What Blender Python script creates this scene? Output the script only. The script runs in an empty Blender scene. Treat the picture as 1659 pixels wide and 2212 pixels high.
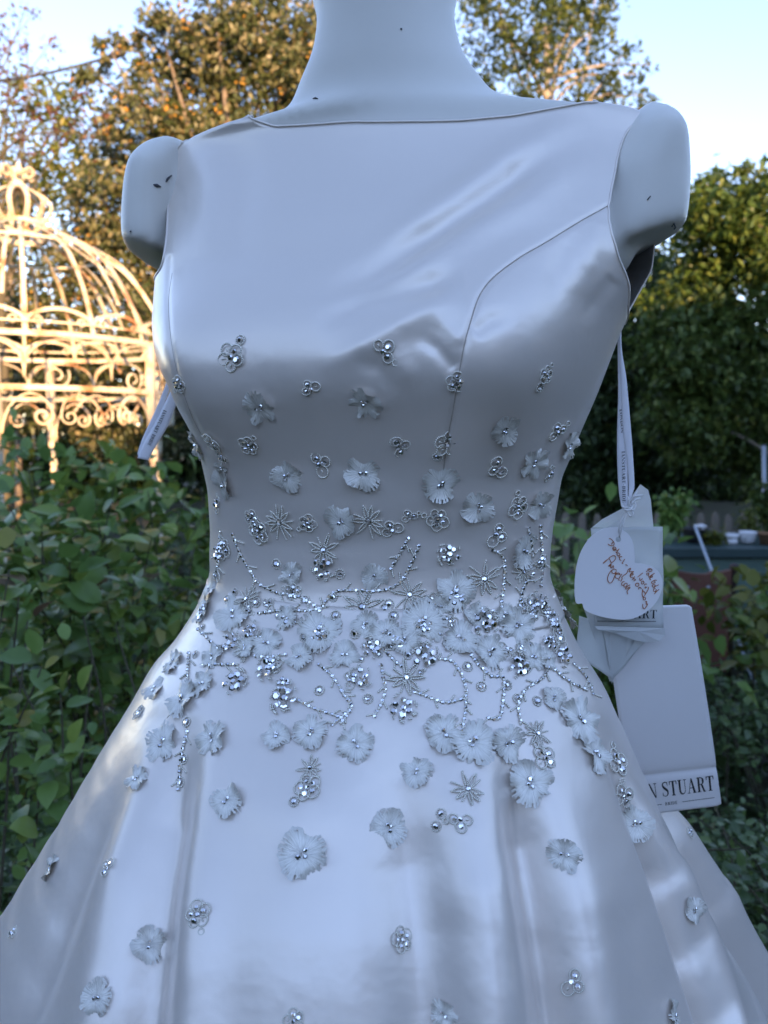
import bpy, bmesh, math, random
import numpy as np
from mathutils import Vector, Matrix
from mathutils.bvhtree import BVHTree

S = bpy.context.scene
COL = S.collection
rad = math.radians
RNG = random.Random(7)
NPR = np.random.default_rng(7)

# ------------------------------------------------------------------ camera
HC, PITCH, F, CX, CY = 1.25, rad(6.0), 1662.0, 829.5, 1106.0     # measured on the photograph at 1659 x 2212
camd = bpy.data.cameras.new('camera')
cam = bpy.data.objects.new('camera', camd)
COL.objects.link(cam)
cam.location = (0, 0, HC)
cam.rotation_euler = (math.pi/2 - PITCH, 0, 0)
camd.sensor_fit = 'VERTICAL'
camd.sensor_height = 36.0
camd.lens = 36.0*F/2212.0
camd.clip_start = 0.02
camd.clip_end = 2000
camd.dof.use_dof = True
camd.dof.focus_distance = 0.56
camd.dof.aperture_fstop = 8.5
S.camera = cam

# ------------------------------------------------------------------ light
SUN_EL, SUN_AZ = rad(12.0), rad(20.0)      # low evening sun behind the camera, a little to its right
sdir = Vector((-math.sin(SUN_AZ)*math.cos(SUN_EL), math.cos(SUN_AZ)*math.cos(SUN_EL), -math.sin(SUN_EL)))
w = bpy.data.worlds.new('World'); S.world = w; w.use_nodes = True
nt = w.node_tree; nt.nodes.clear()
sky = nt.nodes.new('ShaderNodeTexSky'); sky.sky_type = 'NISHITA'; sky.sun_disc = False
sky.sun_elevation = SUN_EL
sky.sun_rotation = math.pi - SUN_AZ
sky.air_density = 0.72; sky.dust_density = 0.0; sky.ozone_density = 3.3
hs = nt.nodes.new('ShaderNodeHueSaturation'); hs.inputs['Saturation'].default_value = 1.08
bg = nt.nodes.new('ShaderNodeBackground'); bg.inputs['Strength'].default_value = 0.15
wo = nt.nodes.new('ShaderNodeOutputWorld')
nt.links.new(sky.outputs[0], hs.inputs['Color']); nt.links.new(hs.outputs[0], bg.inputs['Color']); nt.links.new(bg.outputs[0], wo.inputs['Surface'])
sl = bpy.data.lights.new('sun', 'SUN'); sl.energy = 2.2; sl.angle = rad(0.6); sl.color = (1.0, 0.84, 0.62)
so = bpy.data.objects.new('sun', sl); COL.objects.link(so)
so.rotation_euler = sdir.to_track_quat('-Z', 'Y').to_euler()
so.location = (4, -6, 9)
S.view_settings.view_transform = 'Standard'; S.view_settings.look = 'None'
S.view_settings.exposure = 2.65; S.view_settings.gamma = 1.0
S.view_settings.use_curve_mapping = False
S.view_settings.use_white_balance = True      # the camera balanced for open shade
S.view_settings.white_balance_temperature = 11800; S.view_settings.white_balance_tint = 32
S.cycles.use_denoising = True
S.cycles.max_bounces = 6; S.cycles.transparent_max_bounces = 12; S.cycles.transmission_bounces = 4
S.cycles.caustics_reflective = False; S.cycles.caustics_refractive = False
S.cycles.sample_clamp_indirect = 6.0

# ------------------------------------------------------------------ helpers
_f = Vector((0, math.cos(PITCH), -math.sin(PITCH))); _u = Vector((0, math.sin(PITCH), math.cos(PITCH))); _r = Vector((1, 0, 0))
CAM = Vector((0, 0, HC))
def ray(px, py):
    return (_f + _r*((px-CX)/F) + _u*((CY-py)/F)).normalized()
def at(px, py, Y):
    d = ray(px, py); return CAM + d*(Y/d.y)
def project(P):
    P = np.asarray(P, float); rel = P - np.array(CAM)
    zc = rel @ np.array(_f)
    return CX + F*rel[..., 0]/zc, CY - F*(rel @ np.array(_u))/zc
def mpp(px, py, Y):          # metres per measured pixel at depth Y
    return Y/F

def link(o, parent=None):
    COL.objects.link(o)
    if parent is not None: o.parent = parent
    return o
def tag(o, label=None, cat=None, group=None, kind=None):
    if label: o['label'] = label
    if cat: o['category'] = cat
    if group: o['group'] = group
    if kind: o['kind'] = kind
    return o
def empty(name, loc, label=None, cat=None, group=None, kind=None):
    o = bpy.data.objects.new(name, None); o.location = loc; o.empty_display_size = .05
    link(o); return tag(o, label, cat, group, kind)
def mesh_data(name, v, f, mat=None, smooth=False):
    me = bpy.data.meshes.new(name)
    me.from_pydata([tuple(map(float, p)) for p in v], [], f)
    if mat: me.materials.append(mat)
    if smooth: me.polygons.foreach_set('use_smooth', [True]*len(me.polygons))
    me.update(); return me
def np_mesh(name, v, faces, mat=None, smooth=False):
    """v (N,3); faces (M,k) all the same k"""
    me = bpy.data.meshes.new(name)
    v = np.ascontiguousarray(v, np.float32); faces = np.ascontiguousarray(faces, np.int32)
    M, k = faces.shape
    me.vertices.add(len(v)); me.vertices.foreach_set('co', v.ravel())
    me.loops.add(M*k); me.loops.foreach_set('vertex_index', faces.ravel())
    me.polygons.add(M); me.polygons.foreach_set('loop_start', np.arange(M, dtype=np.int32)*k)
    me.polygons.foreach_set('loop_total', np.full(M, k, np.int32))
    if smooth: me.polygons.foreach_set('use_smooth', np.ones(M, bool))
    if mat: me.materials.append(mat)
    me.update(calc_edges=True); me.validate(); return me
def obj(name, me, parent=None, loc=None, kind=None):
    """loc is world; parents are unrotated empties, so children keep world axes"""
    o = bpy.data.objects.new(name, me); link(o, parent)
    if parent is not None:
        o.matrix_parent_inverse = Matrix.Translation(-world_loc(parent))
    if loc is not None: o.location = loc
    if kind: o['kind'] = kind
    return o
def world_loc(o):
    v = Vector((0, 0, 0)); p = o
    m = Matrix.Identity(4)
    while p is not None:
        m = p.matrix_parent_inverse @ p.matrix_basis @ m if p.parent else p.matrix_basis @ m
        p = p.parent
    return m.translation

class MB:
    """collects simple shapes into one mesh"""
    def __init__(s): s.v = []; s.f = []
    def add(s, v, f):
        n = len(s.v); s.v += [tuple(p) for p in v]; s.f += [[i+n for i in q] for q in f]
    def box(s, lo, hi, M=None):
        x0, y0, z0 = lo; x1, y1, z1 = hi
        v = [Vector(p) for p in ((x0,y0,z0),(x1,y0,z0),(x1,y1,z0),(x0,y1,z0),(x0,y0,z1),(x1,y0,z1),(x1,y1,z1),(x0,y1,z1))]
        if M is not None: v = [M @ p for p in v]
        s.add(v, [[0,3,2,1],[4,5,6,7],[0,1,5,4],[1,2,6,5],[2,3,7,6],[3,0,4,7]])
    def tube(s, pts, r, n=6, flat=None, cap=True, ref=None):
        """swept tube; r number or list; flat=(a,b) gives an elliptic/strap section"""
        pts = [Vector(p) for p in pts]; m = len(pts)
        rs = r if hasattr(r, '__len__') else [r]*m
        prev = None; base = len(s.v); vs = []
        for i, p in enumerate(pts):
            t = (pts[min(i+1, m-1)] - pts[max(i-1, 0)])
            t = t.normalized() if t.length > 1e-9 else Vector((0, 0, 1))
            if ref is not None:
                a = Vector(ref); a = a - t*a.dot(t)
                if a.length < 1e-4: a = t.orthogonal()
                a.normalize()
            elif prev is None: a = t.orthogonal().normalized()
            else:
                a = prev - t*prev.dot(t)
                a = a.normalized() if a.length > 1e-6 else t.orthogonal().normalized()
            prev = a; b = t.cross(a)
            fa, fb = flat if flat else (1, 1)
            for k in range(n):
                q = 2*math.pi*(k+.5)/n
                vs.append(p + a*(math.cos(q)*rs[i]*fa) + b*(math.sin(q)*rs[i]*fb))
        fs = []
        for i in range(m-1):
            for k in range(n):
                fs.append([i*n+k, i*n+(k+1) % n, (i+1)*n+(k+1) % n, (i+1)*n+k])
        if cap: fs.append(list(range(n-1, -1, -1))); fs.append([(m-1)*n+k for k in range(n)])
        s.add(vs, fs)
    def lathe(s, prof, c, n=16, axis=(0,0,1)):
        c = Vector(c); ax = Vector(axis).normalized(); a = ax.orthogonal().normalized(); b = ax.cross(a)
        vs = []; fs = []
        for (r, h) in prof:
            for k in range(n):
                q = 2*math.pi*k/n
                vs.append(c + ax*h + a*(math.cos(q)*r) + b*(math.sin(q)*r))
        for i in range(len(prof)-1):
            for k in range(n):
                fs.append([i*n+k, i*n+(k+1) % n, (i+1)*n+(k+1) % n, (i+1)*n+k])
        fs.append(list(range(n-1, -1, -1))); fs.append([(len(prof)-1)*n+k for k in range(n)])
        s.add(vs, fs)
    def data(s, name, mat, smooth=False): return mesh_data(name, s.v, s.f, mat, smooth)
    def build(s, name, mat, parent=None, smooth=False, kind=None): return obj(name, s.data(name, mat, smooth), parent, kind=kind)

def catmull(pts, n=8):
    P = [Vector(p) for p in pts]
    if len(P) < 3:
        return [P[0].lerp(P[-1], i/n) for i in range(n+1)]
    out = []
    for i in range(len(P)-1):
        p0 = P[i-1] if i else P[0]*2-P[1]; p1 = P[i]; p2 = P[i+1]; p3 = P[i+2] if i+2 < len(P) else P[i+1]*2-P[i]
        for k in range(n):
            t = k/n
            out.append(.5*((2*p1)+(p2-p0)*t+(2*p0-5*p1+4*p2-p3)*t*t+(3*p1-p0-3*p2+p3)*t**3))
    out.append(P[-1]); return out

# ------------------------------------------------------------------ materials
def new_mat(name):
    m = bpy.data.materials.new(name); m.use_nodes = True
    n = m.node_tree.nodes; p = n['Principled BSDF']
    return m, m.node_tree, p
def simple(name, col, rough=.5, metal=0, spec=.5, noise=None, bump=None, **kw):
    m, t, p = new_mat(name)
    p.inputs['Base Color'].default_value = (*col, 1); p.inputs['Roughness'].default_value = rough
    p.inputs['Metallic'].default_value = metal; p.inputs['Specular IOR Level'].default_value = spec
    for k, v in kw.items(): p.inputs[k.replace('_', ' ')].default_value = v
    if noise or bump:
        tc = t.nodes.new('ShaderNodeTexCoord')
    if noise:      # (scale, colour2, lo, hi)
        sc, c2, lo, hi = noise
        nz = t.nodes.new('ShaderNodeTexNoise'); nz.inputs['Scale'].default_value = sc; nz.inputs['Detail'].default_value = 6
        t.links.new(tc.outputs['Object'], nz.inputs['Vector'])
        r = t.nodes.new('ShaderNodeValToRGB'); r.color_ramp.elements[0].position = lo; r.color_ramp.elements[1].position = hi
        r.color_ramp.elements[0].color = (*col, 1); r.color_ramp.elements[1].color = (*c2, 1)
        t.links.new(nz.outputs[0], r.inputs[0]); t.links.new(r.outputs[0], p.inputs['Base Color'])
    if bump:       # (scale, strength, distance)
        nz = t.nodes.new('ShaderNodeTexNoise'); nz.inputs['Scale'].default_value = bump[0]; nz.inputs['Detail'].default_value = 4
        t.links.new(tc.outputs['Object'], nz.inputs['Vector'])
        b = t.nodes.new('ShaderNodeBump'); b.inputs['Strength'].default_value = bump[1]; b.inputs['Distance'].default_value = bump[2]
        t.links.new(nz.outputs[0], b.inputs['Height']); t.links.new(b.outputs[0], p.inputs['Normal'])
    return m
def leaf_mat(name, cols, rough=.42, trans=.35, spec=.35):
    """colour differs leaf by leaf (random per island); light also passes through the blade"""
    m, t, p = new_mat(name)
    g = t.nodes.new('ShaderNodeNewGeometry')
    r = t.nodes.new('ShaderNodeValToRGB')
    r.color_ramp.interpolation = 'LINEAR'
    while len(r.color_ramp.elements) < len(cols): r.color_ramp.elements.new(.5)
    for i, (pos, c) in enumerate(cols):
        r.color_ramp.elements[i].position = pos; r.color_ramp.elements[i].color = (*c, 1)
    oi = t.nodes.new('ShaderNodeObjectInfo')
    ad = t.nodes.new('ShaderNodeMath'); ad.operation = 'ADD'
    fr = t.nodes.new('ShaderNodeMath'); fr.operation = 'FRACT'
    t.links.new(g.outputs['Random Per Island'], ad.inputs[0]); t.links.new(oi.outputs['Random'], ad.inputs[1])
    t.links.new(ad.outputs[0], fr.inputs[0]); t.links.new(fr.outputs[0], r.inputs[0])
    t.links.new(r.outputs[0], p.inputs['Base Color'])
    p.inputs['Roughness'].default_value = rough; p.inputs['Specular IOR Level'].default_value = spec
    tr = t.nodes.new('ShaderNodeBsdfTranslucent'); t.links.new(r.outputs[0], tr.inputs['Color'])
    mx = t.nodes.new('ShaderNodeMixShader'); mx.inputs[0].default_value = trans
    out = t.nodes['Material Output']
    t.links.new(p.outputs[0], mx.inputs[1]); t.links.new(tr.outputs[0], mx.inputs[2]); t.links.new(mx.outputs[0], out.inputs['Surface'])
    return m

def satin_mat():
    m, t, p = new_mat('ivory_satin')
    p.inputs['Base Color'].default_value = (.90, .775, .70, 1)
    p.inputs['Roughness'].default_value = .33; p.inputs['Specular IOR Level'].default_value = .8; p.inputs['Metallic'].default_value = .30
    p.inputs['Sheen Weight'].default_value = .15; p.inputs['Sheen Roughness'].default_value = .4
    tc = t.nodes.new('ShaderNodeTexCoord')
    mp = t.nodes.new('ShaderNodeMapping'); mp.inputs['Scale'].default_value = (1, 1, 2.2)
    t.links.new(tc.outputs['Object'], mp.inputs['Vector'])
    n1 = t.nodes.new('ShaderNodeTexNoise'); n1.inputs['Scale'].default_value = 900; n1.inputs['Detail'].default_value = 2
    n2 = t.nodes.new('ShaderNodeTexNoise'); n2.inputs['Scale'].default_value = 26; n2.inputs['Detail'].default_value = 3
    t.links.new(mp.outputs[0], n1.inputs['Vector']); t.links.new(tc.outputs['Object'], n2.inputs['Vector'])
    b1 = t.nodes.new('ShaderNodeBump'); b1.inputs['Strength'].default_value = .08; b1.inputs['Distance'].default_value = .0004
    b2 = t.nodes.new('ShaderNodeBump'); b2.inputs['Strength'].default_value = .3; b2.inputs['Distance'].default_value = .004
    t.links.new(n1.outputs[0], b1.inputs['Height']); t.links.new(n2.outputs[0], b2.inputs['Height'])
    t.links.new(b2.outputs[0], b1.inputs['Normal']); t.links.new(b1.outputs[0], p.inputs['Normal'])
    return m
M = {}
M['satin'] = satin_mat()
M['lining'] = simple('lining', (.42, .40, .40), .6)
M['seam'] = simple('seam_thread', (.50, .40, .34), .6)
M['mannequin'] = simple('mannequin_gloss_white', (.80, .77, .71), .40, spec=.5, noise=(6, (.70, .67, .61), .35, .75), bump=(40, .08, .001))
M['scuff'] = simple('scuff_dark', (.06, .065, .075), .7)
M['iron'] = simple('black_iron', (.03, .03, .032), .5, noise=(8, (.06, .05, .05), .4, .7))
M['silver'] = simple('silver_beads', (.95, .90, .79), .22, metal=.3, spec=.9)
M['crystal'] = simple('rhinestone', (.93, .94, .95), .06, metal=1)
M['ground'] = simple('soil_and_moss', (.030, .024, .016), .95, noise=(3, (.035, .05, .018), .4, .65), bump=(14, .6, .05))
def thread_mat():
    """silky embroidery thread: radial strands (uv.x runs round the flower, uv.y outward), sheer net towards the rim"""
    m, t, p = new_mat('silver_white_thread')
    uv = t.nodes.new('ShaderNodeUVMap'); sp = t.nodes.new('ShaderNodeSeparateXYZ'); t.links.new(uv.outputs[0], sp.inputs[0])
    r = t.nodes.new('ShaderNodeValToRGB')
    e = r.color_ramp.elements; e[0].position = 0; e[0].color = (.84, .81, .76, 1); e[1].position = 1; e[1].color = (.72, .69, .63, 1)
    for pos, c in ((.25, (.98, .94, .86)), (.55, (.96, .92, .84)), (.8, (.78, .74, .66))):
        q = e.new(pos); q.color = (*c, 1)
    t.links.new(sp.outputs['Y'], r.inputs[0])
    wv = t.nodes.new('ShaderNodeTexNoise'); wv.noise_dimensions = '2D'; wv.inputs['Scale'].default_value = 1.0; wv.inputs['Detail'].default_value = 2
    cb = t.nodes.new('ShaderNodeCombineXYZ'); ml = t.nodes.new('ShaderNodeMath'); ml.operation = 'MULTIPLY'; ml.inputs[1].default_value = 70
    ml2 = t.nodes.new('ShaderNodeMath'); ml2.operation = 'MULTIPLY'; ml2.inputs[1].default_value = 1.6
    t.links.new(sp.outputs['X'], ml.inputs[0]); t.links.new(sp.outputs['Y'], ml2.inputs[0])
    t.links.new(ml.outputs[0], cb.inputs[0]); t.links.new(ml2.outputs[0], cb.inputs[1]); t.links.new(cb.outputs[0], wv.inputs['Vector'])
    cr = t.nodes.new('ShaderNodeValToRGB'); cr.color_ramp.elements[0].position = .3; cr.color_ramp.elements[0].color = (.80, .79, .77, 1)
    cr.color_ramp.elements[1].position = .62; cr.color_ramp.elements[1].color = (1, 1, 1, 1)
    t.links.new(wv.outputs[0], cr.inputs[0])
    mx = t.nodes.new('ShaderNodeMix'); mx.data_type = 'RGBA'; mx.blend_type = 'MULTIPLY'; mx.inputs[0].default_value = 1
    t.links.new(r.outputs[0], mx.inputs[6]); t.links.new(cr.outputs[0], mx.inputs[7]); t.links.new(mx.outputs[2], p.inputs['Base Color'])
    p.inputs['Roughness'].default_value = .28; p.inputs['Metallic'].default_value = .05; p.inputs['Specular IOR Level'].default_value = 1.0
    bp = t.nodes.new('ShaderNodeBump'); bp.inputs['Strength'].default_value = .7; bp.inputs['Distance'].default_value = .0006
    t.links.new(wv.outputs[0], bp.inputs['Height']); t.links.new(bp.outputs[0], p.inputs['Normal'])
    # ragged gaps between the outer strands show the satin beneath
    gt = t.nodes.new('ShaderNodeMath'); gt.operation = 'GREATER_THAN'; gt.inputs[1].default_value = .80
    th = t.nodes.new('ShaderNodeMath'); th.operation = 'LESS_THAN'; th.inputs[1].default_value = .44
    an = t.nodes.new('ShaderNodeMath'); an.operation = 'MULTIPLY'
    iv = t.nodes.new('ShaderNodeMath'); iv.operation = 'SUBTRACT'; iv.inputs[0].default_value = 1
    t.links.new(sp.outputs['Y'], gt.inputs[0]); t.links.new(wv.outputs[0], th.inputs[0])
    t.links.new(gt.outputs[0], an.inputs[0]); t.links.new(th.outputs[0], an.inputs[1]); t.links.new(an.outputs[0], iv.inputs[1])
    t.links.new(iv.outputs[0], p.inputs['Alpha'])
    return m
M['thread'] = thread_mat()
# ================================================================== MANNEQUIN AND DRESS
PSI = rad(16)
SIDE = np.array((math.cos(PSI), -math.sin(PSI), 0)); FRONT = np.array((-math.sin(PSI), -math.cos(PSI), 0))
NTH = 240
TH = np.linspace(0, 2*np.pi, NTH, endpoint=False)       # 0 = front, +90 = viewer's right
def interp(tab, x):
    tab = sorted(tab); xs = [a for a, b in tab]; ys = [b for a, b in tab]
    return np.interp(x, xs, ys)
def smooth_interp(tab, x, win=.012, n=9):
    offs = np.linspace(-win, win, n)
    return np.mean([interp(tab, x+o) for o in offs], axis=0)

def section_xy(th, n):
    s, c = np.sin(th), np.cos(th)
    return np.sign(s)*np.abs(s)**(2/n), np.sign(c)*np.abs(c)**(2/n)

def angdiff(a, b): return (a-b+np.pi) % (2*np.pi) - np.pi

class Body:
    """stack of horizontal superelliptic sections whose width follows the measured left and right outlines"""
    def __init__(s, zs, Fz, Bz, nz, cy, L, R, bumps=None, iters=60):
        s.z = np.asarray(zs, float); s.F = Fz; s.B = Bz; s.n = nz; s.cy = cy; s.bumps = bumps
        N = len(s.z); s.a = np.full(N, .15); s.cx = np.zeros(N)
        L = sorted(L); R = sorted(R)
        ly = [p[0] for p in L]; lx = [p[1] for p in L]; ry = [p[0] for p in R]; rx = [p[1] for p in R]
        for it in range(iters):
            P = s.grid()
            px, py = project(P)
            il = px.argmin(1); ir = px.argmax(1); k = np.arange(N)
            dl = np.interp(py[k, il], ly, lx) - px[k, il]; dr = np.interp(py[k, ir], ry, rx) - px[k, ir]
            dep = P[k, il, 1]*.5 + P[k, ir, 1]*.5
            s.a += .45*(dr-dl)/2*dep/F; s.cx += .45*(dl+dr)/2*dep/F
            s.a = np.maximum(s.a, .04)
            if it > 20:
                for arr in (s.a, s.cx):
                    q = np.pad(arr, 2, mode='edge'); arr[:] = .1*q[:-4]+.2*q[1:-3]+.4*q[2:-2]+.2*q[3:-1]+.1*q[4:]
    def grid(s, th=None, off=0.0):
        th = TH if th is None else th
        Z, T = np.meshgrid(s.z, th, indexing='ij')
        return s.points(T, Z, off)
    def points(s, T, Z, off=0.0):
        o = np.argsort(s.z); zz = s.z[o]
        g = lambda arr: np.interp(Z, zz, np.broadcast_to(arr, s.z.shape)[o])
        a, cx, Fd, Bd, n, cy = g(s.a), g(s.cx), g(s.F), g(s.B), g(s.n), g(s.cy)
        S_, C_ = section_xy(T, n)
        u = S_*(a+off); v = np.where(C_ > 0, C_*(Fd+off), C_*(Bd+off))
        if s.bumps is not None:
            bu = s.bumps(T, Z); v = v + bu*np.maximum(C_, 0)**.3; u = u + bu*.35*np.sin(T)
        return np.stack([cx + u*SIDE[0] + v*FRONT[0], cy + u*SIDE[1] + v*FRONT[1], Z], -1)
    def param(s, p):
        """(theta, z) of a world point"""
        z = p[2]; o = np.argsort(s.z); zz = s.z[o]
        g = lambda arr: np.interp(z, zz, np.broadcast_to(arr, s.z.shape)[o])
        d = np.array((p[0]-g(s.cx), p[1]-g(s.cy), 0)); u = d@SIDE/g(s.a); v = d@FRONT
        v = v/(g(s.F) if v > 0 else g(s.B)); n = g(s.n)
        if s.bumps is not None:
            v = min(v, 1)
        return math.atan2(np.sign(u)*abs(u)**(n/2), np.sign(v)*abs(v)**(n/2)), z
    def bvh(s):
        P = s.grid(); return grid_bvh(P)
def grid_faces(nr, nc, wrap):
    i, j = np.meshgrid(np.arange(nr-1), np.arange(nc if wrap else nc-1), indexing='ij')
    j2 = (j+1) % nc
    return np.stack([i*nc+j, i*nc+j2, (i+1)*nc+j2, (i+1)*nc+j], -1).reshape(-1, 4)
def grid_bvh(P, wrap=True):
    nr, nc = P.shape[:2]
    f = grid_faces(nr, nc, wrap)
    return BVHTree.FromPolygons([Vector(p) for p in P.reshape(-1, 3)], f.tolist())

def bust(T, Z):
    T = (T+np.pi) % (2*np.pi)-np.pi
    r = 0
    for t0, z0, A in ((rad(33), 1.292, .034), (rad(-33), 1.285, .034)):
        up = np.where(Z > z0, .070, .050)
        r = r + A*np.exp(-((T-t0)/.42)**2 - ((Z-z0)/up)**2)
    # satin stretched across the gap between the breasts
    up = np.where(Z > 1.288, .066, .040)
    r = r + .017*np.exp(-(T/.30)**2 - ((Z-1.288)/up)**2)
    return r

# -- torso
zt = np.arange(1.00, 1.585, .0025)
Ftab = [(1.60,.050),(1.535,.052),(1.50,.055),(1.48,.058),(1.46,.064),(1.43,.073),(1.40,.083),(1.36,.093),(1.33,.097),(1.28,.091),(1.24,.087),(1.20,.080),(1.165,.074),(1.14,.074),(1.11,.084),(1.06,.115),(1.0,.13)]
Btab = [(1.60,.054),(1.535,.058),(1.50,.062),(1.47,.075),(1.44,.088),(1.40,.098),(1.34,.100),(1.28,.097),(1.20,.088),(1.15,.090),(1.10,.11),(1.0,.14)]
ntab = [(1.60,2.0),(1.53,2.0),(1.505,1.7),(1.48,1.55),(1.46,1.6),(1.43,2.0),(1.38,2.3),(1.30,2.3),(1.20,2.15),(1.0,2.1)]
cytab = [(1.60,.625),(1.50,.635),(1.44,.640),(1.36,.635),(1.28,.63),(1.2,.63),(1.0,.63)]
Lt = [(-60,679),(0,680),(50,678),(90,673),(120,667),(150,655),(180,639),(205,619),(225,600),(240,574),(252,540),(262,490),(276,415),(285,395),(300,380),(340,362),(400,350),(500,345),(570,345),(600,352),(650,348),(700,345),(750,350),(800,364),(830,381),(880,400),(930,428),(990,450),(1060,465),(1150,470),(1200,468),(1240,470),(1290,450),(1340,424),(1400,392),(1500,340)]
Rt = [(-60,984),(0,985),(60,990),(95,998),(120,1006),(145,1022),(170,1045),(190,1078),(203,1120),(210,1170),(215,1230),(220,1310),(228,1370),(240,1392),(265,1405),(300,1412),(400,1420),(500,1418),(565,1411),(620,1376),(690,1334),(730,1318),(780,1299),(850,1273),(930,1238),(990,1214),(1030,1196),(1080,1188),(1140,1177),(1200,1171),(1250,1171),(1310,1194),(1400,1238),(1500,1290)]
def fit_torso(L, R):
    return Body(zt, smooth_interp(Ftab, zt), smooth_interp(Btab, zt), smooth_interp(ntab, zt), smooth_interp(cytab, zt), L, R, bust)
# the shoulders are seen from below: move the section outline until the visible skyline meets the measured one
L0, R0 = list(Lt), list(Rt)
best = (1e9,)
for _it in range(6):
    torso = fit_torso(Lt, Rt)
    X_, Y_ = project(torso.grid(off=.003)); X_, Y_ = X_.ravel(), Y_.ravel()
    def sky_y(x): return Y_[np.abs(X_-x) < 7].min()
    nl = []
    for (y0, x0), (y1, x1) in zip(L0, Lt):
        nl.append((y1+.4*np.clip(y0-sky_y(x0), -40, 40), x1) if 400 <= x0 <= 625 and y0 < 300 else (y1, x1))
    nr_ = []
    for (y0, x0), (y1, x1) in zip(R0, Rt):
        nr_.append((y1+.4*np.clip(y0-sky_y(x0), -40, 40), x1) if 1075 <= x0 <= 1394 and y0 < 245 else (y1, x1))
    er = [float(abs(y0-sky_y(x0))) for y0, x0 in L0 if 415 <= x0 <= 610 and y0 < 300]+[float(abs(y0-sky_y(x0))) for y0, x0 in R0 if 1100 <= x0 <= 1380 and y0 < 245]
    if sum(er) < best[0]: best = (sum(er), torso)
    0 and print('SKY', [round(float(y0-sky_y(x0))) for y0, x0 in L0 if 400 <= x0 <= 625 and y0 < 300], [round(float(y0-sky_y(x0))) for y0, x0 in R0 if 1075 <= x0 <= 1394 and y0 < 245])
    # keep each outline running one way
    for k in range(1, len(nl)):
        if nl[k][0] <= nl[k-1][0]: nl[k] = (nl[k-1][0]+1.5, nl[k][1])
    for k in range(1, len(nr_)):
        if nr_[k][0] <= nr_[k-1][0]: nr_[k] = (nr_[k-1][0]+1.5, nr_[k][1])
    Lt, Rt = nl, nr_
torso = best[1]

def fill_loft(P):
    nr, nc = P.shape[:2]
    v = P.reshape(-1, 3); f = grid_faces(nr, nc, True).tolist()
    f.append(list(range(nc))); f.append([(nr-1)*nc+k for k in range(nc-1, -1, -1)])
    return [tuple(p) for p in v], f

def stub(tab, inner, Y, depth_r, side, cutpt, cutn):
    """arm stump: a rounded upright loft, sawn off by an oblique plane; tab / inner = measured outlines (y, x)"""
    zs = np.linspace(1.24, 1.50, 90); rings = []
    tab = sorted(tab); inner = sorted(inner)
    for z in zs:
        _, py = project(np.array((0, Y, z)))
        if py < tab[0][0]: continue
        dep = Y*math.cos(PITCH)-(z-HC)*math.sin(PITCH)
        ox = np.interp(py, [t[0] for t in tab], [t[1] for t in tab]); ix = np.interp(py, [t[0] for t in inner], [t[1] for t in inner])
        X0, X1 = (ox-CX)/F*dep, (ix-CX)/F*dep
        hx = max(abs(X0-X1)/2, .002); cx = (X0+X1)/2; q = TH[::3]
        dr = depth_r*min(1, max(.12, (py-tab[0][0])/85))**.5
        rings.append(np.stack([cx+hx*np.sin(q), Y+dr*np.cos(q), np.full_like(q, z)], -1))
    v, f = fill_loft(np.array(rings))
    bm = bmesh.new(); bv = [bm.verts.new(p) for p in v]
    for q in f: bm.faces.new([bv[i] for i in q])
    bmesh.ops.recalc_face_normals(bm, faces=bm.faces)
    r = bmesh.ops.bisect_plane(bm, geom=bm.verts[:]+bm.edges[:]+bm.faces[:], plane_co=cutpt, plane_no=cutn, clear_outer=True)
    ed = [e for e in r['geom_cut'] if isinstance(e, bmesh.types.BMEdge)]
    bmesh.ops.holes_fill(bm, edges=ed, sides=0)
    me = bpy.data.meshes.new('stub'); bm.to_mesh(me); bm.free()
    return [tuple(x.co) for x in me.vertices], [list(p.vertices) for p in me.polygons]

mb = MB()
Pm = torso.grid(off=np.interp(zt, [1.40, 1.46], [-.0065, -.0022])[:, None])
# pull the body in a little behind the arms so that the loose armholes gape
sq_ = .022*np.exp(-((zt-1.325)/.05)**2)[:, None]*np.abs(np.sin(TH))[None]**2*np.sign(np.sin(TH))[None]
Pm = Pm - sq_[..., None]*SIDE
mb.add(*fill_loft(Pm[:, ::2]))
YL, YR = .680, .598
pl = at(285, 548, YL); pr = at(1468, 503, YR)
mb.add(*stub([(297,405),(299,388),(303,366),(309,350),(322,326),(335,310),(352,298),(370,290),(420,280),(480,275),(560,276),(700,280)], [(297,409),(315,404),(340,398),(420,396),(700,400)], YL, .052, -1, pl, Vector((-.28, -.10, -1)).normalized()))
mb.add(*stub([(230,1388),(234,1396),(245,1420),(265,1440),(290,1455),(320,1466),(390,1477),(440,1476),(500,1469),(600,1462)], [(230,1384),(265,1360),(320,1320),(400,1250),(600,1220)], YR, .055, 1, pr, Vector((.36, -.06, -1)).normalized()))
mb.lathe([(.056,1.575),(.056,1.64),(.050,1.65),(.02,1.655)], (float(torso.cx[-1]), .627, 0), 40)
tmp = mb.build('tmp_body', M['mannequin'])
rm = tmp.modifiers.new('r', 'REMESH'); rm.mode = 'VOXEL'; rm.voxel_size = .0042
sm = tmp.modifiers.new('s', 'SMOOTH'); sm.factor = .5; sm.iterations = 14
dg = bpy.context.evaluated_depsgraph_get()
me = bpy.data.meshes.new_from_object(tmp.evaluated_get(dg)); me.name = 'torso'
me.polygons.foreach_set('use_smooth', [True]*len(me.polygons)); me.materials.clear(); me.materials.append(M['mannequin'])
bpy.data.objects.remove(tmp)
man = empty('mannequin', (0, .63, 0), 'glossy off-white headless mannequin torso with armless shoulder stumps wearing the satin dress', 'mannequin')
man_t = obj('torso', me, man)
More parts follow.
